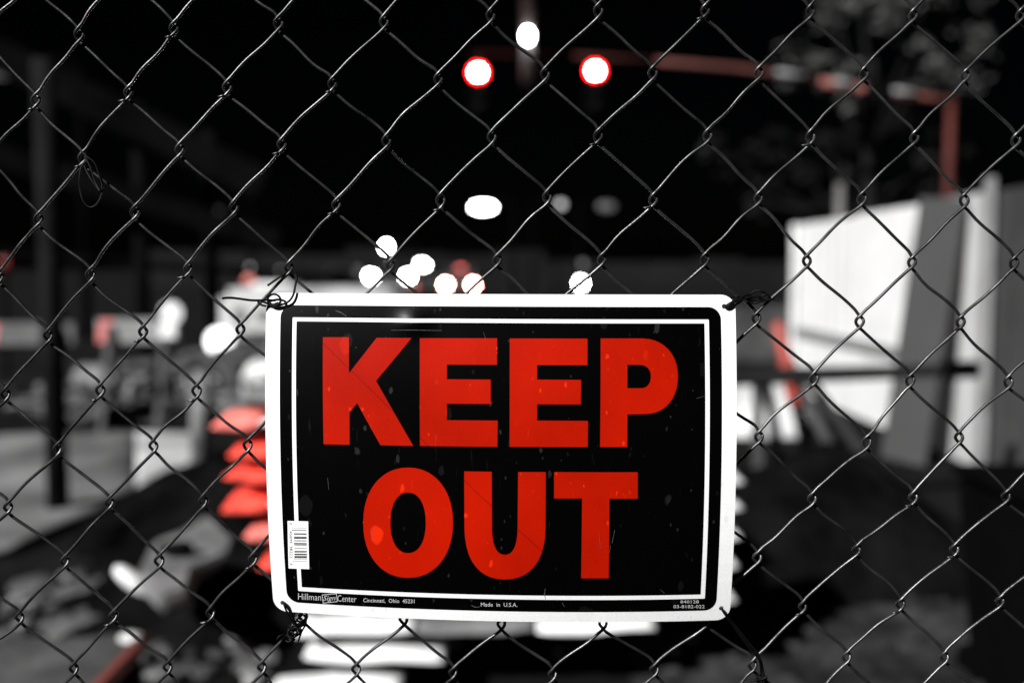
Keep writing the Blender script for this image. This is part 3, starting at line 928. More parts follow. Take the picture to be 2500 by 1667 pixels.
car(906, 996, 675, 41, True, 'oncoming car with white headlights at the left of the cluster', 60)
car(1088, 1155, 695, 44, False, 'car seen from behind with glowing red tail lights', 40)
car(960, 1126, 702, 46, True, 'wide oncoming car low behind the top edge of the sign', 40)
car(785, 850, 722, 42, True, 'oncoming car leftmost behind the top edge of the sign', 6)
# bollard light
c_ = at(1418, 692, 40)
root = empty('bollard_light', (c_.x, 40, 0)); tag(root, 'single low white bollard light right of the car lights', 'bollard light')
b = MB(); b.tube([(0, 0, 0), (0, 0, c_.z - 0.15)], 0.1, 12); b.build('column', M['black'], root)
b = MB(); b.blob((0, 0, c_.z), 0.17, 0.17, 0.19, None, 16, 10); b.build('globe', lamp_mat('bollard_glow', (1, 1, 1), 16), root, smooth=True)
c_ = at(10, 640, 12)
root = empty('marker_light', (c_.x, 12, 0)); tag(root, 'faint red marker light at the far left edge', 'marker light')
b = MB(); b.tube([(0, 0, 0), (0, 0, c_.z)], 0.03, 8); b.build('stake', M['black'], root)
b = MB(); b.blob((0, 0, c_.z), 0.05, 0.05, 0.07, None, 12, 8); b.build('lens', lamp_mat('marker_glow', (1, 0.1, 0.08), 0.1), root, smooth=True)


# ------------------------------------------------------------------ trees, upper right
def tree(cx, cy, cz, rx, rz, ncl, nleaf, m, label, seed, lsize=0.09, cs=1.0):
    rnd = random.Random(seed)
    root = empty('tree', (cx, cy, 0))
    tag(root, label, 'tree', 'trees at the upper right')
    b = MB()
    b.tube([(0, 0, 0), (0.08, 0, cz * 0.3), (-0.05, 0.05, cz * 0.65), (0.05, 0, cz)], [0.22, 0.18, 0.13, 0.07], 9)
    cls = []
    for k in range(ncl):
        a, e, r_ = rnd.uniform(0, 6.28), rnd.uniform(-1, 1), rnd.uniform(0.35, 1) ** 0.6
        q = Vector((math.cos(a) * rx * r_ * math.sqrt(1 - e * e * 0.8), math.sin(a) * rx * 0.8 * r_, cz + e * rz * r_))
        cls.append(q)
        if k % 3 == 0:
            b.tube([(0, 0, cz * 0.6), Vector((q.x * 0.5, q.y * 0.5, (q.z + cz * 0.6) / 2 + 0.1)), q], [0.06, 0.04, 0.015], 5)
    b.build('trunk', M['bark'], root, smooth=True)
    lv = MB()
    for q in cls:
        s = rnd.uniform(0.14, 0.34) * cs
        for i in range(nleaf):
            d = Vector((rnd.gauss(0, 1), rnd.gauss(0, 1), rnd.gauss(0, 0.8)))
            p = q + d * s * 0.5
            n1 = Vector((rnd.uniform(-1, 1), rnd.uniform(-1, 1), rnd.uniform(-1, 1))).normalized()
            n2 = n1.orthogonal().normalized()
            l = lsize * rnd.uniform(0.6, 1.4)
            lv.add([p - n1 * l, p + n2 * l * 0.4, p + n1 * l, p - n2 * l * 0.4], [(0, 1, 2, 3)])
    lv.build('crown', m, root)
    return root


c_ = at(2130, 110, 26)
tree(c_.x, 26, c_.z, 2.9, 2.0, 26, 60, M['leaf'], 'grey leafed tree behind the mast arm at the upper right', 5, 0.13, 1.5)
c_ = at(2060, 400, 30)
tree(c_.x, 30, c_.z, 4.2, 1.7, 46, 70, M['leafdark'], 'wide dark tree below the mast arm behind the hoarding', 8, 0.2)

# ------------------------------------------------------------------ chain-link fence
FD = 0.78
known_cols = {
    -1: {6: (14, 964), 8: (20, 1239), 10: (48, 1507)},
    0: {1: (88, 246), 3: (94, 536), 5: (118, 821), 7: (141, 1096), 9: (159, 1369), 11: (180, 1632)},
    1: {0: (193, 86), 2: (202, 386), 4: (221, 671), 6: (245, 954), 8: (267, 1227), 10: (277, 1503)},
    2: {1: (314, 227), 3: (329, 518), 5: (350, 811), 7: (375, 1089), 9: (389, 1369), 11: (409, 1628)},
    3: {0: (425, 70), 2: (439, 366), 4: (459, 657), 6: (480, 954), 8: (496, 1223), 10: (514, 1496)},
    4: {1: (555, 214), 3: (571, 507), 5: (587, 804), 7: (605, 1086), 9: (618, 1364), 11: (639, 1628)},
    5: {0: (680, 57), 2: (688, 354), 4: (705, 654), 10: (740, 1503)},
    6: {1: (812, 205), 3: (821, 500), 11: (869, 1632)},
    7: {0: (938, 54), 2: (944, 345), 4: (953, 647), 10: (985, 1510)},
    8: {1: (1070, 193), 3: (1076, 489), 11: (1106, 1639)},
    9: {0: (1198, 38), 2: (1201, 334), 4: (1214, 633), 10: (1224, 1521)},
    10: {1: (1331, 180), 3: (1336, 480), 11: (1349, 1643)},
    11: {0: (1461, 25), 2: (1461, 330), 4: (1469, 632), 10: (1472, 1518)},
    12: {1: (1594, 177), 3: (1595, 486), 11: (1598, 1632)},
    13: {0: (1722, 25), 2: (1728, 329), 4: (1721, 632), 10: (1724, 1512)},
    14: {1: (1853, 177), 3: (1852, 482), 5: (1847, 775), 7: (1853, 1064), 9: (1849, 1357), 11: (1837, 1621)},
    15: {0: (1978, 27), 2: (1979, 332), 4: (1970, 634), 6: (1987, 921), 8: (1983, 1214), 10: (1960, 1478)},
    16: {1: (2110, 179), 3: (2105, 482), 5: (2099, 782), 7: (2116, 1075), 9: (2092, 1339), 11: (2067, 1600)},
    17: {0: (2230, 36), 2: (2233, 334), 4: (2227, 637), 6: (2222, 925), 8: (2230, 1211), 10: (2199, 1471)},
    18: {1: (2358, 182), 3: (2355, 486), 5: (2346, 782), 7: (2341, 1064), 9: (2331, 1337), 11: (2306, 1600)},
    19: {0: (2492, 34), 2: (2480, 339), 4: (2476, 639), 6: (2462, 929), 8: (2456, 1207), 10: (2442, 1464)},
}
CMIN, CMAX, RMIN, RMAX = -14, 34, -9, 42
node = {}
for c, rows in known_cols.items():
    for r_, (x, y) in rows.items():
        p_ = at(x, y, FD)
        node[(c, r_)] = (p_.x, p_.z)
# the rows hidden by the sign: straight interpolation down each column
for c in range(-1, 20):
    ks = sorted(r_ for (cc, r_) in node if cc == c)
    for a, b_ in zip(ks, ks[1:]):
        for r_ in range(a + 2, b_, 2):
            t = (r_ - a) / (b_ - a)
            node[(c, r_)] = tuple(node[(c, a)][i] * (1 - t) + node[(c, b_)][i] * t for i in (0, 1))
PX_, PZ_ = 0.0417, 0.0462
for c in range(-1, 20):
    ks = sorted(r_ for (cc, r_) in node if cc == c)
    lo, hi = ks[0], ks[-1]
    for r_ in range(lo - 2, RMIN - 3, -2):
        x, z = node[(c, r_ + 2)]; node[(c, r_)] = (x - 0.0015, z + 2 * PZ_)
    for r_ in range(hi + 2, RMAX + 3, 2):
        x, z = node[(c, r_ - 2)]; node[(c, r_)] = (x + 0.0005, z - 2 * PZ_)
for c in list(range(-2, CMIN - 2, -1)):
    for r_ in range(RMIN - 2, RMAX + 3):
        if (c + r_) % 2:
            q = node.get((c + 2, r_))
            if q: node[(c, r_)] = (q[0] - 2 * PX_, q[1] + 0.001)
for c in range(20, CMAX + 2):
    for r_ in range(RMIN - 2, RMAX + 3):
        if (c + r_) % 2:
            q = node.get((c - 2, r_))
            if q: node[(c, r_)] = (q[0] + 2 * PX_, q[1] + 0.0005)

fence = empty('chain_link_fence', (0, FD, 0))
tag(fence, 'weathered galvanised chain link fence filling the whole foreground', 'fence')
HOOK_L = [(3.9, 8.2, -1.5), (0.2, 4.3, -1.95), (-2.5, 1.4, -1.1), (-2.8, -1.2, 0.6), (-0.9, -4.2, 1.9), (3.3, -8.2, 1.5)]
HOOK_R = [(-3.6, 8.4, 1.5), (-0.5, 4.4, 1.95), (2.4, 1.4, 1.1), (2.7, -1.3, -0.6), (0.5, -4.3, -1.9), (-3.8, -8.2, -1.5)]
barbs = {(3, 0), (4, 1), (6, 1), (5, 2), (6, 3), (2, 5), (2, 7 - 1), (3, 6), (4, 9), (3, 10), (1, 10), (11, 2), (13, 0), (0, 1), (2, 1), (1, 2), (3, 4), (12, 3), (18, 9), (1, 6), (17, 8)}
WR = 0.00124
for k in range(CMIN, CMAX):
    rnd = random.Random(100 + k)
    pts = []
    barb_pts = []
    rs = [r_ for r_ in range(RMIN, RMAX + 1)]
    for r_ in rs:
        left = (k + r_) % 2 != 0
        key = (k, r_) if left else (k + 1, r_)
        if key not in node: continue
        x, z = node[key]
        if z < 0.03: break
        jy = 0.0008 * noise.noise((key[0] * 0.7, key[1] * 0.7, 0))
        hook = HOOK_L if left else HOOK_R
        sc2 = 1 + 0.16 * noise.noise((key[0] * 1.3, key[1] * 2.1, 4))
        tw = rnd.uniform(-0.25, 0.25)
        hp = []
        for hx, hz, hy in hook:
            px_ = hx * math.cos(tw) - hz * math.sin(tw) * 0.4
            hp.append(Vector((x + px_ * sc2 * 0.001, hy * 0.001 + jy, z + hz * sc2 * 0.001)))
        if pts:
            a, b_ = pts[-1], hp[0]
            d = b_ - a
            nrm = Vector((d.z, 0, -d.x)).normalized()
            # "/" pieces (arriving at a left hook) bow up-left, "\" pieces sag
            bow = rnd.gauss(0.0007, 0.0006) if left else rnd.gauss(-0.0004, 0.0005)
            bow2 = rnd.gauss(0, 0.0004)
            sgn = -1 if nrm.z < 0 else 1
            for t in (0.2, 0.4, 0.6, 0.8):
                pts.append(a + d * t + nrm * sgn * (bow * math.sin(math.pi * t) + bow2 * math.sin(2 * math.pi * t)) + Vector((0, rnd.gauss(0, 0.0002), 0)))
        pts += hp
        if not left and ((k + 1, r_) in barbs or (rnd.random() < 0.10)):
            barb_pts.append((hp[4] * 0.35 + hp[5] * 0.65, rnd.uniform(0.6, 1.2)))
    w = MB()
    cp = catmull(pts, 2)
    rr = [WR * (1 + 0.07 * noise.noise(p_ * 90)) for p_ in cp]
    w.tube(cp, rr, 8)
    for bpnt, s in barb_pts:
        w.tube([bpnt + Vector((0.0005, -0.0003, 0.0003)), bpnt + Vector((-0.0016 * s, -0.0008, 0.0001)), bpnt + Vector((-0.0042 * s, -0.0006, -0.0003)), bpnt + Vector((-0.0052 * s, -0.0004, 0.0001))], [0.0013, 0.0011, 0.0007, 0.0002], 6)
    w.build('wire', M['wire'], fence, smooth=True)

# ------------------------------------------------------------------ the sign
SD = FD - 0.0075
corners = [at(651, 715, SD), at(1794.5, 719.5, SD), at(1781, 1512, SD), at(669, 1490, SD)]   # TL TR BR BL
SW, SH = 355.0, 254.0     # mm
BULGE = 0.0125


def sign_pt(u, v, off=0.0):
    """u, v in 0..1 from the top-left corner; the plate bows towards the viewer between its tied corners"""
    TL, TR, BR, BL = corners
    p = TL * (1 - u) * (1 - v) + TR * u * (1 - v) + BR * u * v + BL * (1 - u) * v
    s, t = max(0, 4 * u * (1 - u)), max(0, 4 * v * (1 - v))
    bl = BULGE * (0.85 + 0.25 * v) * s + 0.014 * t  # upright bow deepened so the print falls darker towards the bottom
    # small bump added to catch a lamp glint near the top edge
    glint_bump = -0.0027 * math.exp(-((u - 0.318) / 0.032) ** 2 - ((v - 0.085) / 0.034) ** 2)
    return p + Vector((0, -bl - off + glint_bump, 0))


def project(p):
    d = p - Vector((0, 0, EYE))
    f = d.y * CP - d.z * SP
    return 1250 + FPX * d.x / f, 833.5 - FPX * (d.y * SP + d.z * CP) / f


def px2uv(x, y):
    u, v = (x - 655) / 1135, (y - 716) / 780
    for _ in range(12):
        X, Y = project(sign_pt(u, v))
        u += (x - X) / 1135
        v += (y - Y) / 780
    return (u, v)


sign_root = empty('keep_out_sign', sign_pt(0.5, 0.5))
tag(sign_root, 'black and red KEEP OUT sign with a white border wired to the fence', 'sign')


def flat_mesh(name, loops, m, off, thick=0.0, label=None, gu=22, gv=16, parent=None):
    """filled outline (first loop) with holes, in sign uv, bent onto the plate"""
    bm = bmesh.new()
    edges = []
    for lp in loops:
        vs = [bm.verts.new((a, b_, 0)) for a, b_ in lp]
        edges += [bm.edges.new((vs[i], vs[(i + 1) % len(vs)])) for i in range(len(vs))]
    bmesh.ops.triangle_fill(bm, edges=edges, use_beauty=True)
    us = [q[0] for q in loops[0]]; vs_ = [q[1] for q in loops[0]]
    for i in range(1, gu):
        t = i / gu
        if min(us) < t < max(us):
            bmesh.ops.bisect_plane(bm, geom=bm.verts[:] + bm.edges[:] + bm.faces[:], plane_co=(t, 0, 0), plane_no=(1, 0, 0), dist=1e-7)
    for i in [x / 2 for x in range(1, 6)] + list(range(3, gv)):
        t = i / gv
        if min(vs_) < t < max(vs_):
            bmesh.ops.bisect_plane(bm, geom=bm.verts[:] + bm.edges[:] + bm.faces[:], plane_co=(0, t, 0), plane_no=(0, 1, 0), dist=1e-7)
    for i in range(1, 26):
        for co, no, lo_, hi_ in (((0.22 + 0.008 * i, 0, 0), (1, 0, 0), min(us), max(us)), ((0, 0.007 * i, 0), (0, 1, 0), min(vs_), max(vs_))):
            t = co[0] + co[1]
            if name in ('black_field', 'plate', 'border_line') and lo_ < t < hi_:
                bmesh.ops.bisect_plane(bm, geom=bm.verts[:] + bm.edges[:] + bm.faces[:], plane_co=co, plane_no=no, dist=1e-7)
    cen = sign_root.location
    if thick:
        r_ = bmesh.ops.extrude_face_region(bm, geom=bm.faces[:])
        top = set(e for e in r_['geom'] if isinstance(e, bmesh.types.BMVert))
        for v in bm.verts:
            v.co = sign_pt(v.co.x, v.co.y, off + (thick if v in top else 0)) - cen
    else:
        for v in bm.verts:
            v.co = sign_pt(v.co.x, v.co.y, off) - cen
    bmesh.ops.recalc_face_normals(bm, faces=bm.faces[:])
    if not thick:
        for f in bm.faces:
            f.normal_update()
            if f.normal.y > 0: f.normal_flip()
    me = bpy.data.meshes.new(name)
    bm.to_mesh(me); bm.free()
    if not thick: me.shade_smooth()
    me.materials.append(m)
    o = link(name, me, parent or sign_root)
    if label: o["label"] = label
    return o


def rrect(p0, p1, rad_mm, n=8):
    """rounded rectangle between two uv corners"""
    (u0, v0), (u1, v1) = p0, p1
    ru, rv = rad_mm / SW, rad_mm / SH
    out = []
    for cx, cy, a0 in ((u1 - ru, v0 + rv, -90), (u1 - ru, v1 - rv, 0), (u0 + ru, v1 - rv, 90), (u0 + ru, v0 + rv, 180)):
        for i in range(n + 1):
            a = R(a0 + 90 * i / n)
            out.append((cx + ru * math.cos(a), cy + rv * math.sin(a)))
    return out


def circ(x, y, r_mm, n=14):
    u, v = px2uv(x, y)
    return [(u + r_mm / SW * math.cos(2 * math.pi * i / n), v + r_mm / SH * math.sin(2 * math.pi * i / n)) for i in range(n)]


def bez(p0, p1, p2, p3, n=10):
    out = []
    for i in range(1, n + 1):
        t = i / n
        out.append(tuple((1 - t) ** 3 * p0[k] + 3 * (1 - t) ** 2 * t * p1[k] + 3 * (1 - t) * t * t * p2[k] + t ** 3 * p3[k] for k in (0, 1)))
    return out


holes = [circ(1768, 748, 1.9), circ(690, 1471, 1.9), circ(1761, 1484, 1.9), circ(684, 742, 1.9)]
cen_ = sign_root.location
def lp_(x, y):
    u, v = px2uv(x, y)
    q = sign_pt(u, v) - cen_
    return (q.x, q.z)
s_a, s_b = lp_(788, 839), lp_(1324, 1345)
MW = sign_mat('sign_white_print', (0.80, 0.80, 0.80), (0.5, 0.5, 0.5), 0.35, 0.45, 0.4, mott=0.2)
MWT = sign_mat('sign_small_print', (0.5, 0.5, 0.5), (0.6, 0.6, 0.6), 0.1, 0.5, 0.3)
MK = sign_mat('sign_black_print', (0.0005, 0.0005, 0.0005), (0.017, 0.017, 0.017), 0.7, 0.3, 0.13)
MR = sign_mat('sign_red_print', (0.37, 0.0062, 0.0001), (0.66, 0.02, 0.0003), 0.9, 0.45, 0.08, scratch=(s_a, s_b), mott=1.1)

flat_mesh('plate', [rrect((0, 0), (1, 1), 11)] + holes, MW, -0.0007, 0.0007, 'white bordered plastic plate')
def avg_rect(tl, tr, br, bl):
    a, b_, c, d = px2uv(*tl), px2uv(*tr), px2uv(*br), px2uv(*bl)
    return ((a[0] + d[0]) / 2, (a[1] + b_[1]) / 2), ((b_[0] + c[0]) / 2, (c[1] + d[1]) / 2)
f0, f1 = avg_rect((687, 744.5), (1757, 749.5), (1750, 1487.5), (700, 1469))
fld = rrect(f0, f1, 9.5)
l0, l1 = avg_rect((715.5, 775), (1729, 779.5), (1722, 1459), (727.5, 1442.5))
n0, n1 = avg_rect((725, 784.5), (1718.5, 789), (1712, 1449.5), (736, 1433))
flat_mesh('black_field', [fld], MK, 0.00012)
flat_mesh('border_line', [rrect(l0, l1, 0.7, 2), rrect(n0, n1, 0.5, 2)], MW, 0.00022)


def S(pts, sc_f, ox, oy):
    return [px2uv(ox + x / sc_f, oy + y / sc_f) for x, y in pts]


k5 = 2352 / 540
letters = {
    'K': [S([(385, 362), (661, 362), (662, 745), (957, 368), (1328, 370), (950, 825), (1345, 1515), (997, 1508), (750, 1062), (668, 1160), (668, 1503), (392, 1497)], k5, 700, 740)],
    'E': [S([(1415, 372), (2237, 373), (2235, 655), (1703, 652), (1703, 808), (2168, 812), (2168, 1070), (1703, 1067), (1703, 1242), (2243, 1247), (2240, 1525), (1417, 1515)], k5, 700, 740)],
    'E2': [S([(107, 375), (933, 377), (933, 658), (397, 657), (397, 812), (865, 815), (862, 1075), (397, 1073), (397, 1247), (938, 1250), (935, 1528), (105, 1525)], k5, 1220, 740)],
    'P': [S([(1073, 375), (1520, 375)] + bez((1520, 375), (1760, 380), (1895, 560), (1895, 775)) + bez((1895, 775), (1895, 1010), (1760, 1172), (1560, 1177)) + [(1357, 1180), (1355, 1528), (1067, 1528)], k5, 1220, 740),
          S([(1357, 655), (1480, 655)] + bez((1480, 655), (1560, 655), (1607, 700), (1607, 775)) + bez((1607, 775), (1607, 855), (1570, 903), (1500, 903)) + [(1357, 903)], k5, 1220, 740)],
    'U': [S([(833, 147), (1030, 150), (1032, 560)] + bez((1032, 560), (1035, 690), (1070, 745), (1125, 745)) + bez((1125, 745), (1180, 745), (1213, 690), (1216, 560)) + [(1220, 152), (1418, 152), (1416, 560)] + bez((1416, 560), (1412, 800), (1300, 922), (1125, 922)) + bez((1125, 922), (950, 922), (840, 800), (835, 560)), 2.94, 850, 1100)],
    'T': [S([(1478, 152), (2078, 153), (2078, 343), (1875, 343), (1869, 913), (1672, 913), (1679, 341), (1478, 341)], 2.94, 850, 1100)],
}
def sup(cx, cy, rx, ry, e, n=48):
    return [(cx + rx * math.copysign(abs(math.cos(t)) ** e, math.cos(t)), cy + ry * math.copysign(abs(math.sin(t)) ** e, math.sin(t))) for t in (2 * math.pi * i / n for i in range(n))]
letters['O'] = [S(sup(430, 515, 322, 395, 0.93), 2.94, 850, 1100), S(sup(430, 516, 127, 217, 0.9), 2.94, 850, 1100)]
lab = {'K': 'red letter K', 'E': 'red letter E next to K', 'E2': 'red letter E next to P', 'P': 'red letter P', 'O': 'red letter O', 'U': 'red letter U', 'T': 'red letter T'}
for k_, lp in letters.items():
    flat_mesh('letter', lp, MR, 0.00022, 0, lab[k_], 30, 22)


def sign_text(s, x0, x1, ytop, ybot, m, name='small_print', dyr=0.0, rot90=False, shear=0.0, bold=0.0, label=None, off=0.0003):
    """a line of print; its left and right ends, cap top and baseline given"""
    cu = bpy.data.curves.new('t', 'FONT')
    cu.body = s
    cu.resolution_u = 2
    cu.offset = bold
    cu.shear = shear
    to = bpy.data.objects.new('t', cu)
    C.objects.link(to)
    bpy.context.view_layer.update()
    me = bpy.data.meshes.new_from_object(to.evaluated_get(bpy.context.evaluated_depsgraph_get()))
    bpy.data.objects.remove(to)
    xs_ = [v.co.x for v in me.vertices]; ys_ = [v.co.y for v in me.vertices]
    ax, bx = min(xs_), max(xs_)
    H = 0.7
    for v in me.vertices:
        t = (v.co.x - ax) / (bx - ax); h = v.co.y / H
        if rot90:   # reads downwards
            x = x1 - (x1 - x0) * (1 - h); y = ytop + (ybot - ytop) * t
        else:
            x = x0 + (x1 - x0) * t; y = ybot + dyr * t + (ytop - ybot) * h
        u, w = px2uv(x, y)
        v.co = sign_pt(u, w, off) - cen_
    me.materials.clear()
    me.materials.append(m)
    o = link(name, me, sign_root)
    if label: o["label"] = label
    return o


sign_text('Hillman', 728, 784, 1446.5, 1462.5, MWT, dyr=2.2, bold=-0.008, label='maker name Hillman in small grey letters')
sign_text('Sign', 789, 819, 1453, 1465, MWT, dyr=-1, shear=0.3, bold=-0.005, label='slanted word Sign in a small box')
sign_text('Center', 824, 870, 1451, 1467, MWT, dyr=2, bold=-0.008, label='word Center in small grey letters')
sign_text('Cincinnati,  Ohio  45231', 887, 1012, 1459, 1468.5, MWT, dyr=3, label='small address line Cincinnati, Ohio 45231')
sign_text('Made  in  U.S.A.', 1174, 1263, 1469.5, 1479, MWT, dyr=1, label='small print Made in U.S.A.')
sign_text('840128', 1661, 1706, 1464, 1471.5, MWT, label='small number 840128')
sign_text('03-8182-022', 1644, 1720, 1475.5, 1483.5, MWT, label='small number 03-8182-022')
box_o = [(786, 1450.5), (822, 1447.5), (824.5, 1468), (788.5, 1472)]
box_i = [(787.5, 1452), (820.7, 1449.2), (823, 1466.7), (790, 1470.4)]
flat_mesh('word_box', [[px2uv(*q) for q in box_o], [px2uv(*q) for q in box_i]], MWT, 0.00025)

# barcode label
bl_pts = [(702.1, 1270.7), (752.5, 1271.8), (755.2, 1388.2), (704.8, 1386.4)]
MBL = mat('label_paper', (0.82, 0.82, 0.82), 0.6, var=0.03)
MBK = mat('label_ink', (0.02, 0.02, 0.02), 0.6, spec=0.1)
blab = flat_mesh('barcode_label', [[px2uv(*q) for q in bl_pts]], MBL, 0.00032, 0, 'small white barcode sticker')
bars = [(265, 6, 405, 605), (298, 9, 405, 605), (348, 17, 435, 607), (390, 12, 435, 608), (407, 16, 437, 610), (441, 12, 438, 608), (480, 16, 437, 610), (499, 10, 440, 610), (545, 7, 442, 610), (585, 12, 442, 612), (600, 7, 442, 612), (628, 19, 442, 613), (655, 12, 442, 614), (670, 14, 442, 614), (690, 6, 425, 614), (724, 6, 417, 614)]
for yc, th, xa, xb in bars:
    q = [(640 + x / 5.6, 1240 + y / 5.6) for x, y in ((xa, yc - th / 2), (xb, yc - th / 2 + 2), (xb, yc + th / 2 + 2), (xa, yc + th / 2))]
    flat_mesh('bar', [[px2uv(*p_) for p_ in q]], MBK, 0.0004, parent=blab)
for s_, ya, yb in (('0', 1275.5, 1279.5), ('45899', 1295, 1325), ('38222', 1332, 1361), ('6', 1374, 1378.5)):
    o = sign_text(s_, 706.5 + (ya - 1275) * 0.015, 713.5 + (ya - 1275) * 0.015, ya, yb, MBK, 'digits', rot90=True, off=0.0004)
    o.parent = blab

MSC = mat('scratch_grey', (0.10, 0.10, 0.10), 0.7, spec=0.1, var=0.4, scale=300)
for pl_, wd in (([(819, 758), (833, 763), (847, 773)], 1.6), ([(955, 806), (1010, 805.5), (1078, 807)], 1.1), ([(1501, 1293), (1494, 1325)], 1.3), ([(1490, 1330), (1488, 1349)], 1.3),
                ([(1331, 1436), (1329, 1450), (1332, 1462)], 1.3), ([(1612, 1438), (1622, 1447)], 1.0), ([(1372, 1470), (1378, 1480)], 1.4), ([(1150, 1476), (1160, 1481), (1172, 1480)], 1.5), ([(1725, 965), (1700, 972)], 0.8),
                ([(1462, 1300), (1466, 1338)], 0.7), ([(905, 1290), (911, 1318)], 0.9), ([(800, 1165), (803, 1195)], 0.9), ([(1180, 810), (1186, 828)], 0.8)):
    up_ = []; dn_ = []
    for i, (x_, y_) in enumerate(pl_):
        xa_, ya_ = pl_[max(i - 1, 0)]; xb_, yb_ = pl_[min(i + 1, len(pl_) - 1)]
        ln_ = math.hypot(xb_ - xa_, yb_ - ya_); nx_, ny_ = -(yb_ - ya_) / ln_, (xb_ - xa_) / ln_
        w_ = wd * (0.5 if 0 < i < len(pl_) - 1 else 0.25)
        up_.append(px2uv(x_ + nx_ * w_, y_ + ny_ * w_)); dn_.append(px2uv(x_ - nx_ * w_, y_ - ny_ * w_))
    flat_mesh('scratch', [up_ + dn_[::-1]], MSC, 0.00035)

# ------------------------------------------------------------------ tie wires
def tie(label, strands, r_=0.00085, cat='tie wire'):
    p0 = None
    root = None
    for i, st in enumerate(strands):
        pts = [at(x, y, FD - d) for x, y, d in st]
        if root is None:
            root = empty('tie_wire', pts[0])
            tag(root, label, cat, 'tie wires twisted on the fence')
        b = MB()
        b.tube(catmull(pts, 5), r_, 7)
        loc(b.build('strand', M['tie'], smooth=True), root)
    return root


def Z(pts, sc_f, ox, oy):
    return [(ox + x / sc_f, oy + y / sc_f, d) for x, y, d in pts]


tie('looped black tie wire at the top left corner of the sign', [
    Z([(636, 432, .004), (760, 345, .004), (880, 262, .002), (950, 225, -.002), (1010, 245, .003), (1032, 310, .008), (1012, 440, .011), (985, 560, .013), (920, 650, .014), (800, 700, .013), (680, 716, .011), (560, 700, .006), (508, 662, .003), (545, 648, -.003), (620, 672, .009), (700, 705, .014), (790, 680, .015), (812, 620, .015), (770, 565, .015), (700, 552, .014), (645, 590, .012), (640, 650, .010), (700, 690, .010), (750, 665, .006)], 5.6, 540, 620),
    Z([(745, 640, .012), (640, 628, .014), (520, 634, .016), (400, 632, .02), (250, 612, .024), (120, 598, .028), (15, 605, .032)], 5.6, 540, 620)], 0.0009)
sq = Z([(940, 545, .0), (955, 545, .012), (1010, 512, .012), (1080, 470, .010), (1170, 430, .006), (1250, 388, .005), (1300, 420, .004), (1290, 480, .004), (1340, 505, .004), (1420, 480, .005), (1500, 468, .004), (1590, 455, .004), (1640, 455, .004), (1685, 463, .005)], 5.6, 1600, 650)
tie('knotted black tie wire at the top right corner of the sign', [
    sq,
    Z([(945, 560, .0), (965, 565, .012), (1040, 500, .013), (1120, 470, .010), (1210, 405, .007), (1290, 385, .004), (1370, 335, .004), (1450, 345, .005), (1520, 385, .003), (1560, 425, -.002), (1530, 465, -.003), (1440, 455, .004), (1380, 470, .005), (1330, 455, .005), (1280, 430, .005)], 5.6, 1600, 650),
    Z([(1030, 425, .003), (1110, 412, .008), (1190, 425, .006), (1290, 470, .004), (1350, 500, .003), (1400, 490, .003), (1440, 430, .003), (1500, 385, .004), (1570, 420, .004)], 5.6, 1600, 650),
    Z([(1070, 540, .003), (1130, 505, .008), (1210, 450, .007), (1330, 420, .005), (1440, 420, .004)], 5.6, 1600, 650)], 0.0009)
coil = []
for i in range(64):
    t = i / 63
    a = t * 2 * math.pi * 6
    cx, cy = 545 - 200 * t, 610 + 330 * t * (0.8 + 0.2 * t)
    rr_ = 42 + 60 * math.sin(math.pi * t) * abs(math.sin(i * 1.7))
    coil.append((cx + rr_ * math.cos(a), cy + rr_ * 0.5 * math.sin(a) + 10 * math.sin(i * 2.3), 0.0035 * math.sin(a) + 0.001))
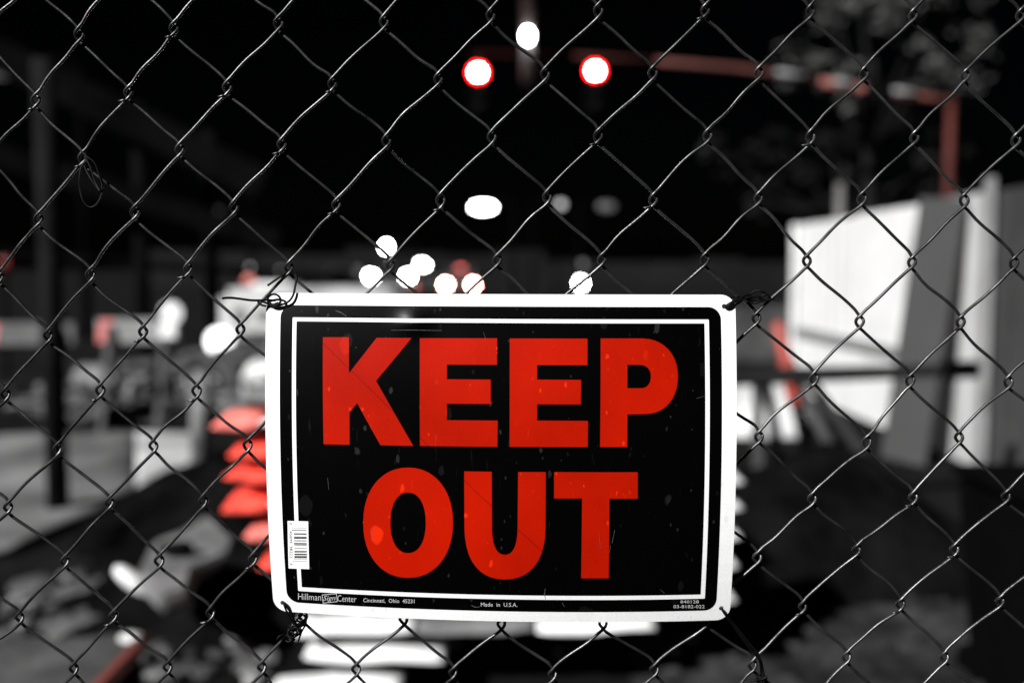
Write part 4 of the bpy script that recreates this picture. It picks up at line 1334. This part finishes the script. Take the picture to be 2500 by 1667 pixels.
tie('bunched black tie wire below the bottom left corner of the sign', [
    Z([(285, 385, .0), (290, 390, .012), (330, 500, .012), (400, 620, .008), (480, 720, .004), (500, 780, .002)], 5.6, 640, 1400),
    Z([(290, 395, .0), (300, 400, .0125), (370, 500, .011), (430, 610, .008), (480, 710, .004), (520, 800, .0), (430, 860, .004), (360, 830, .005), (370, 760, .004), (450, 730, .002)], 5.6, 640, 1400),
    Z([(520, 590, .003), (560, 560, .004), (600, 620, .003), (590, 700, .002), (540, 790, -.002), (500, 900, .001), (470, 960, .003), (440, 970, .004)], 5.6, 640, 1400),
    Z(coil, 5.6, 640, 1400),
    Z([(300, 830, .004), (240, 850, .006), (205, 890, .006), (225, 905, .005), (290, 880, .004), (345, 900, .002)], 5.6, 640, 1400)], 0.0008)
knot = [(1560 + 45 * math.cos(i * 0.9) * (1 + .5 * math.sin(i * 1.9)), 1500 + 60 * math.sin(i * 0.8 + 1) + 0.8 * i, .0035 * math.sin(i * 0.9)) for i in range(46)]
tie('straight double tie wire from the bottom right corner of the sign', [
    Z([(1012, 530, .0), (1018, 532, .0125), (1060, 590, .0125), (1200, 760, .009), (1370, 970, .006), (1500, 1130, .004), (1560, 1260, .004), (1590, 1400, .003), (1600, 1500, .003), (1580, 1600, .003)], 5.6, 1580, 1390),
    Z([(1015, 540, .0), (1022, 545, .014), (1070, 615, .014), (1190, 780, .010), (1330, 970, .007), (1440, 1120, .006), (1530, 1230, .006), (1555, 1350, .004), (1560, 1480, .002), (1600, 1560, .002)], 5.6, 1580, 1390),
    Z(knot, 5.6, 1580, 1390),
    Z([(1410, 1515, .003), (1480, 1508, .004), (1560, 1500, .004), (1640, 1460, .004)], 5.6, 1580, 1390)], 0.0009)
k7 = 1568 / 420
tie('drooping empty wire loop hanging from the fence at the upper left', [
    Z([(745, 1010, .003), (800, 1060, .004), (860, 1110, .004), (890, 1180, .004), (925, 1290, .004), (930, 1380, .005), (900, 1460, .006), (850, 1512, .006), (800, 1508, .006), (755, 1450, .006), (728, 1350, .005), (725, 1250, .005), (742, 1150, .004), (790, 1080, .003), (770, 1045, .001)], k7, 0, 100),
    Z([(770, 1060, .003), (810, 1120, .004), (840, 1200, .005), (870, 1290, .006), (912, 1370, .008), (880, 1330, .007), (830, 1260, .006), (785, 1180, .004), (760, 1110, .003)], k7, 0, 100)], 0.0007)
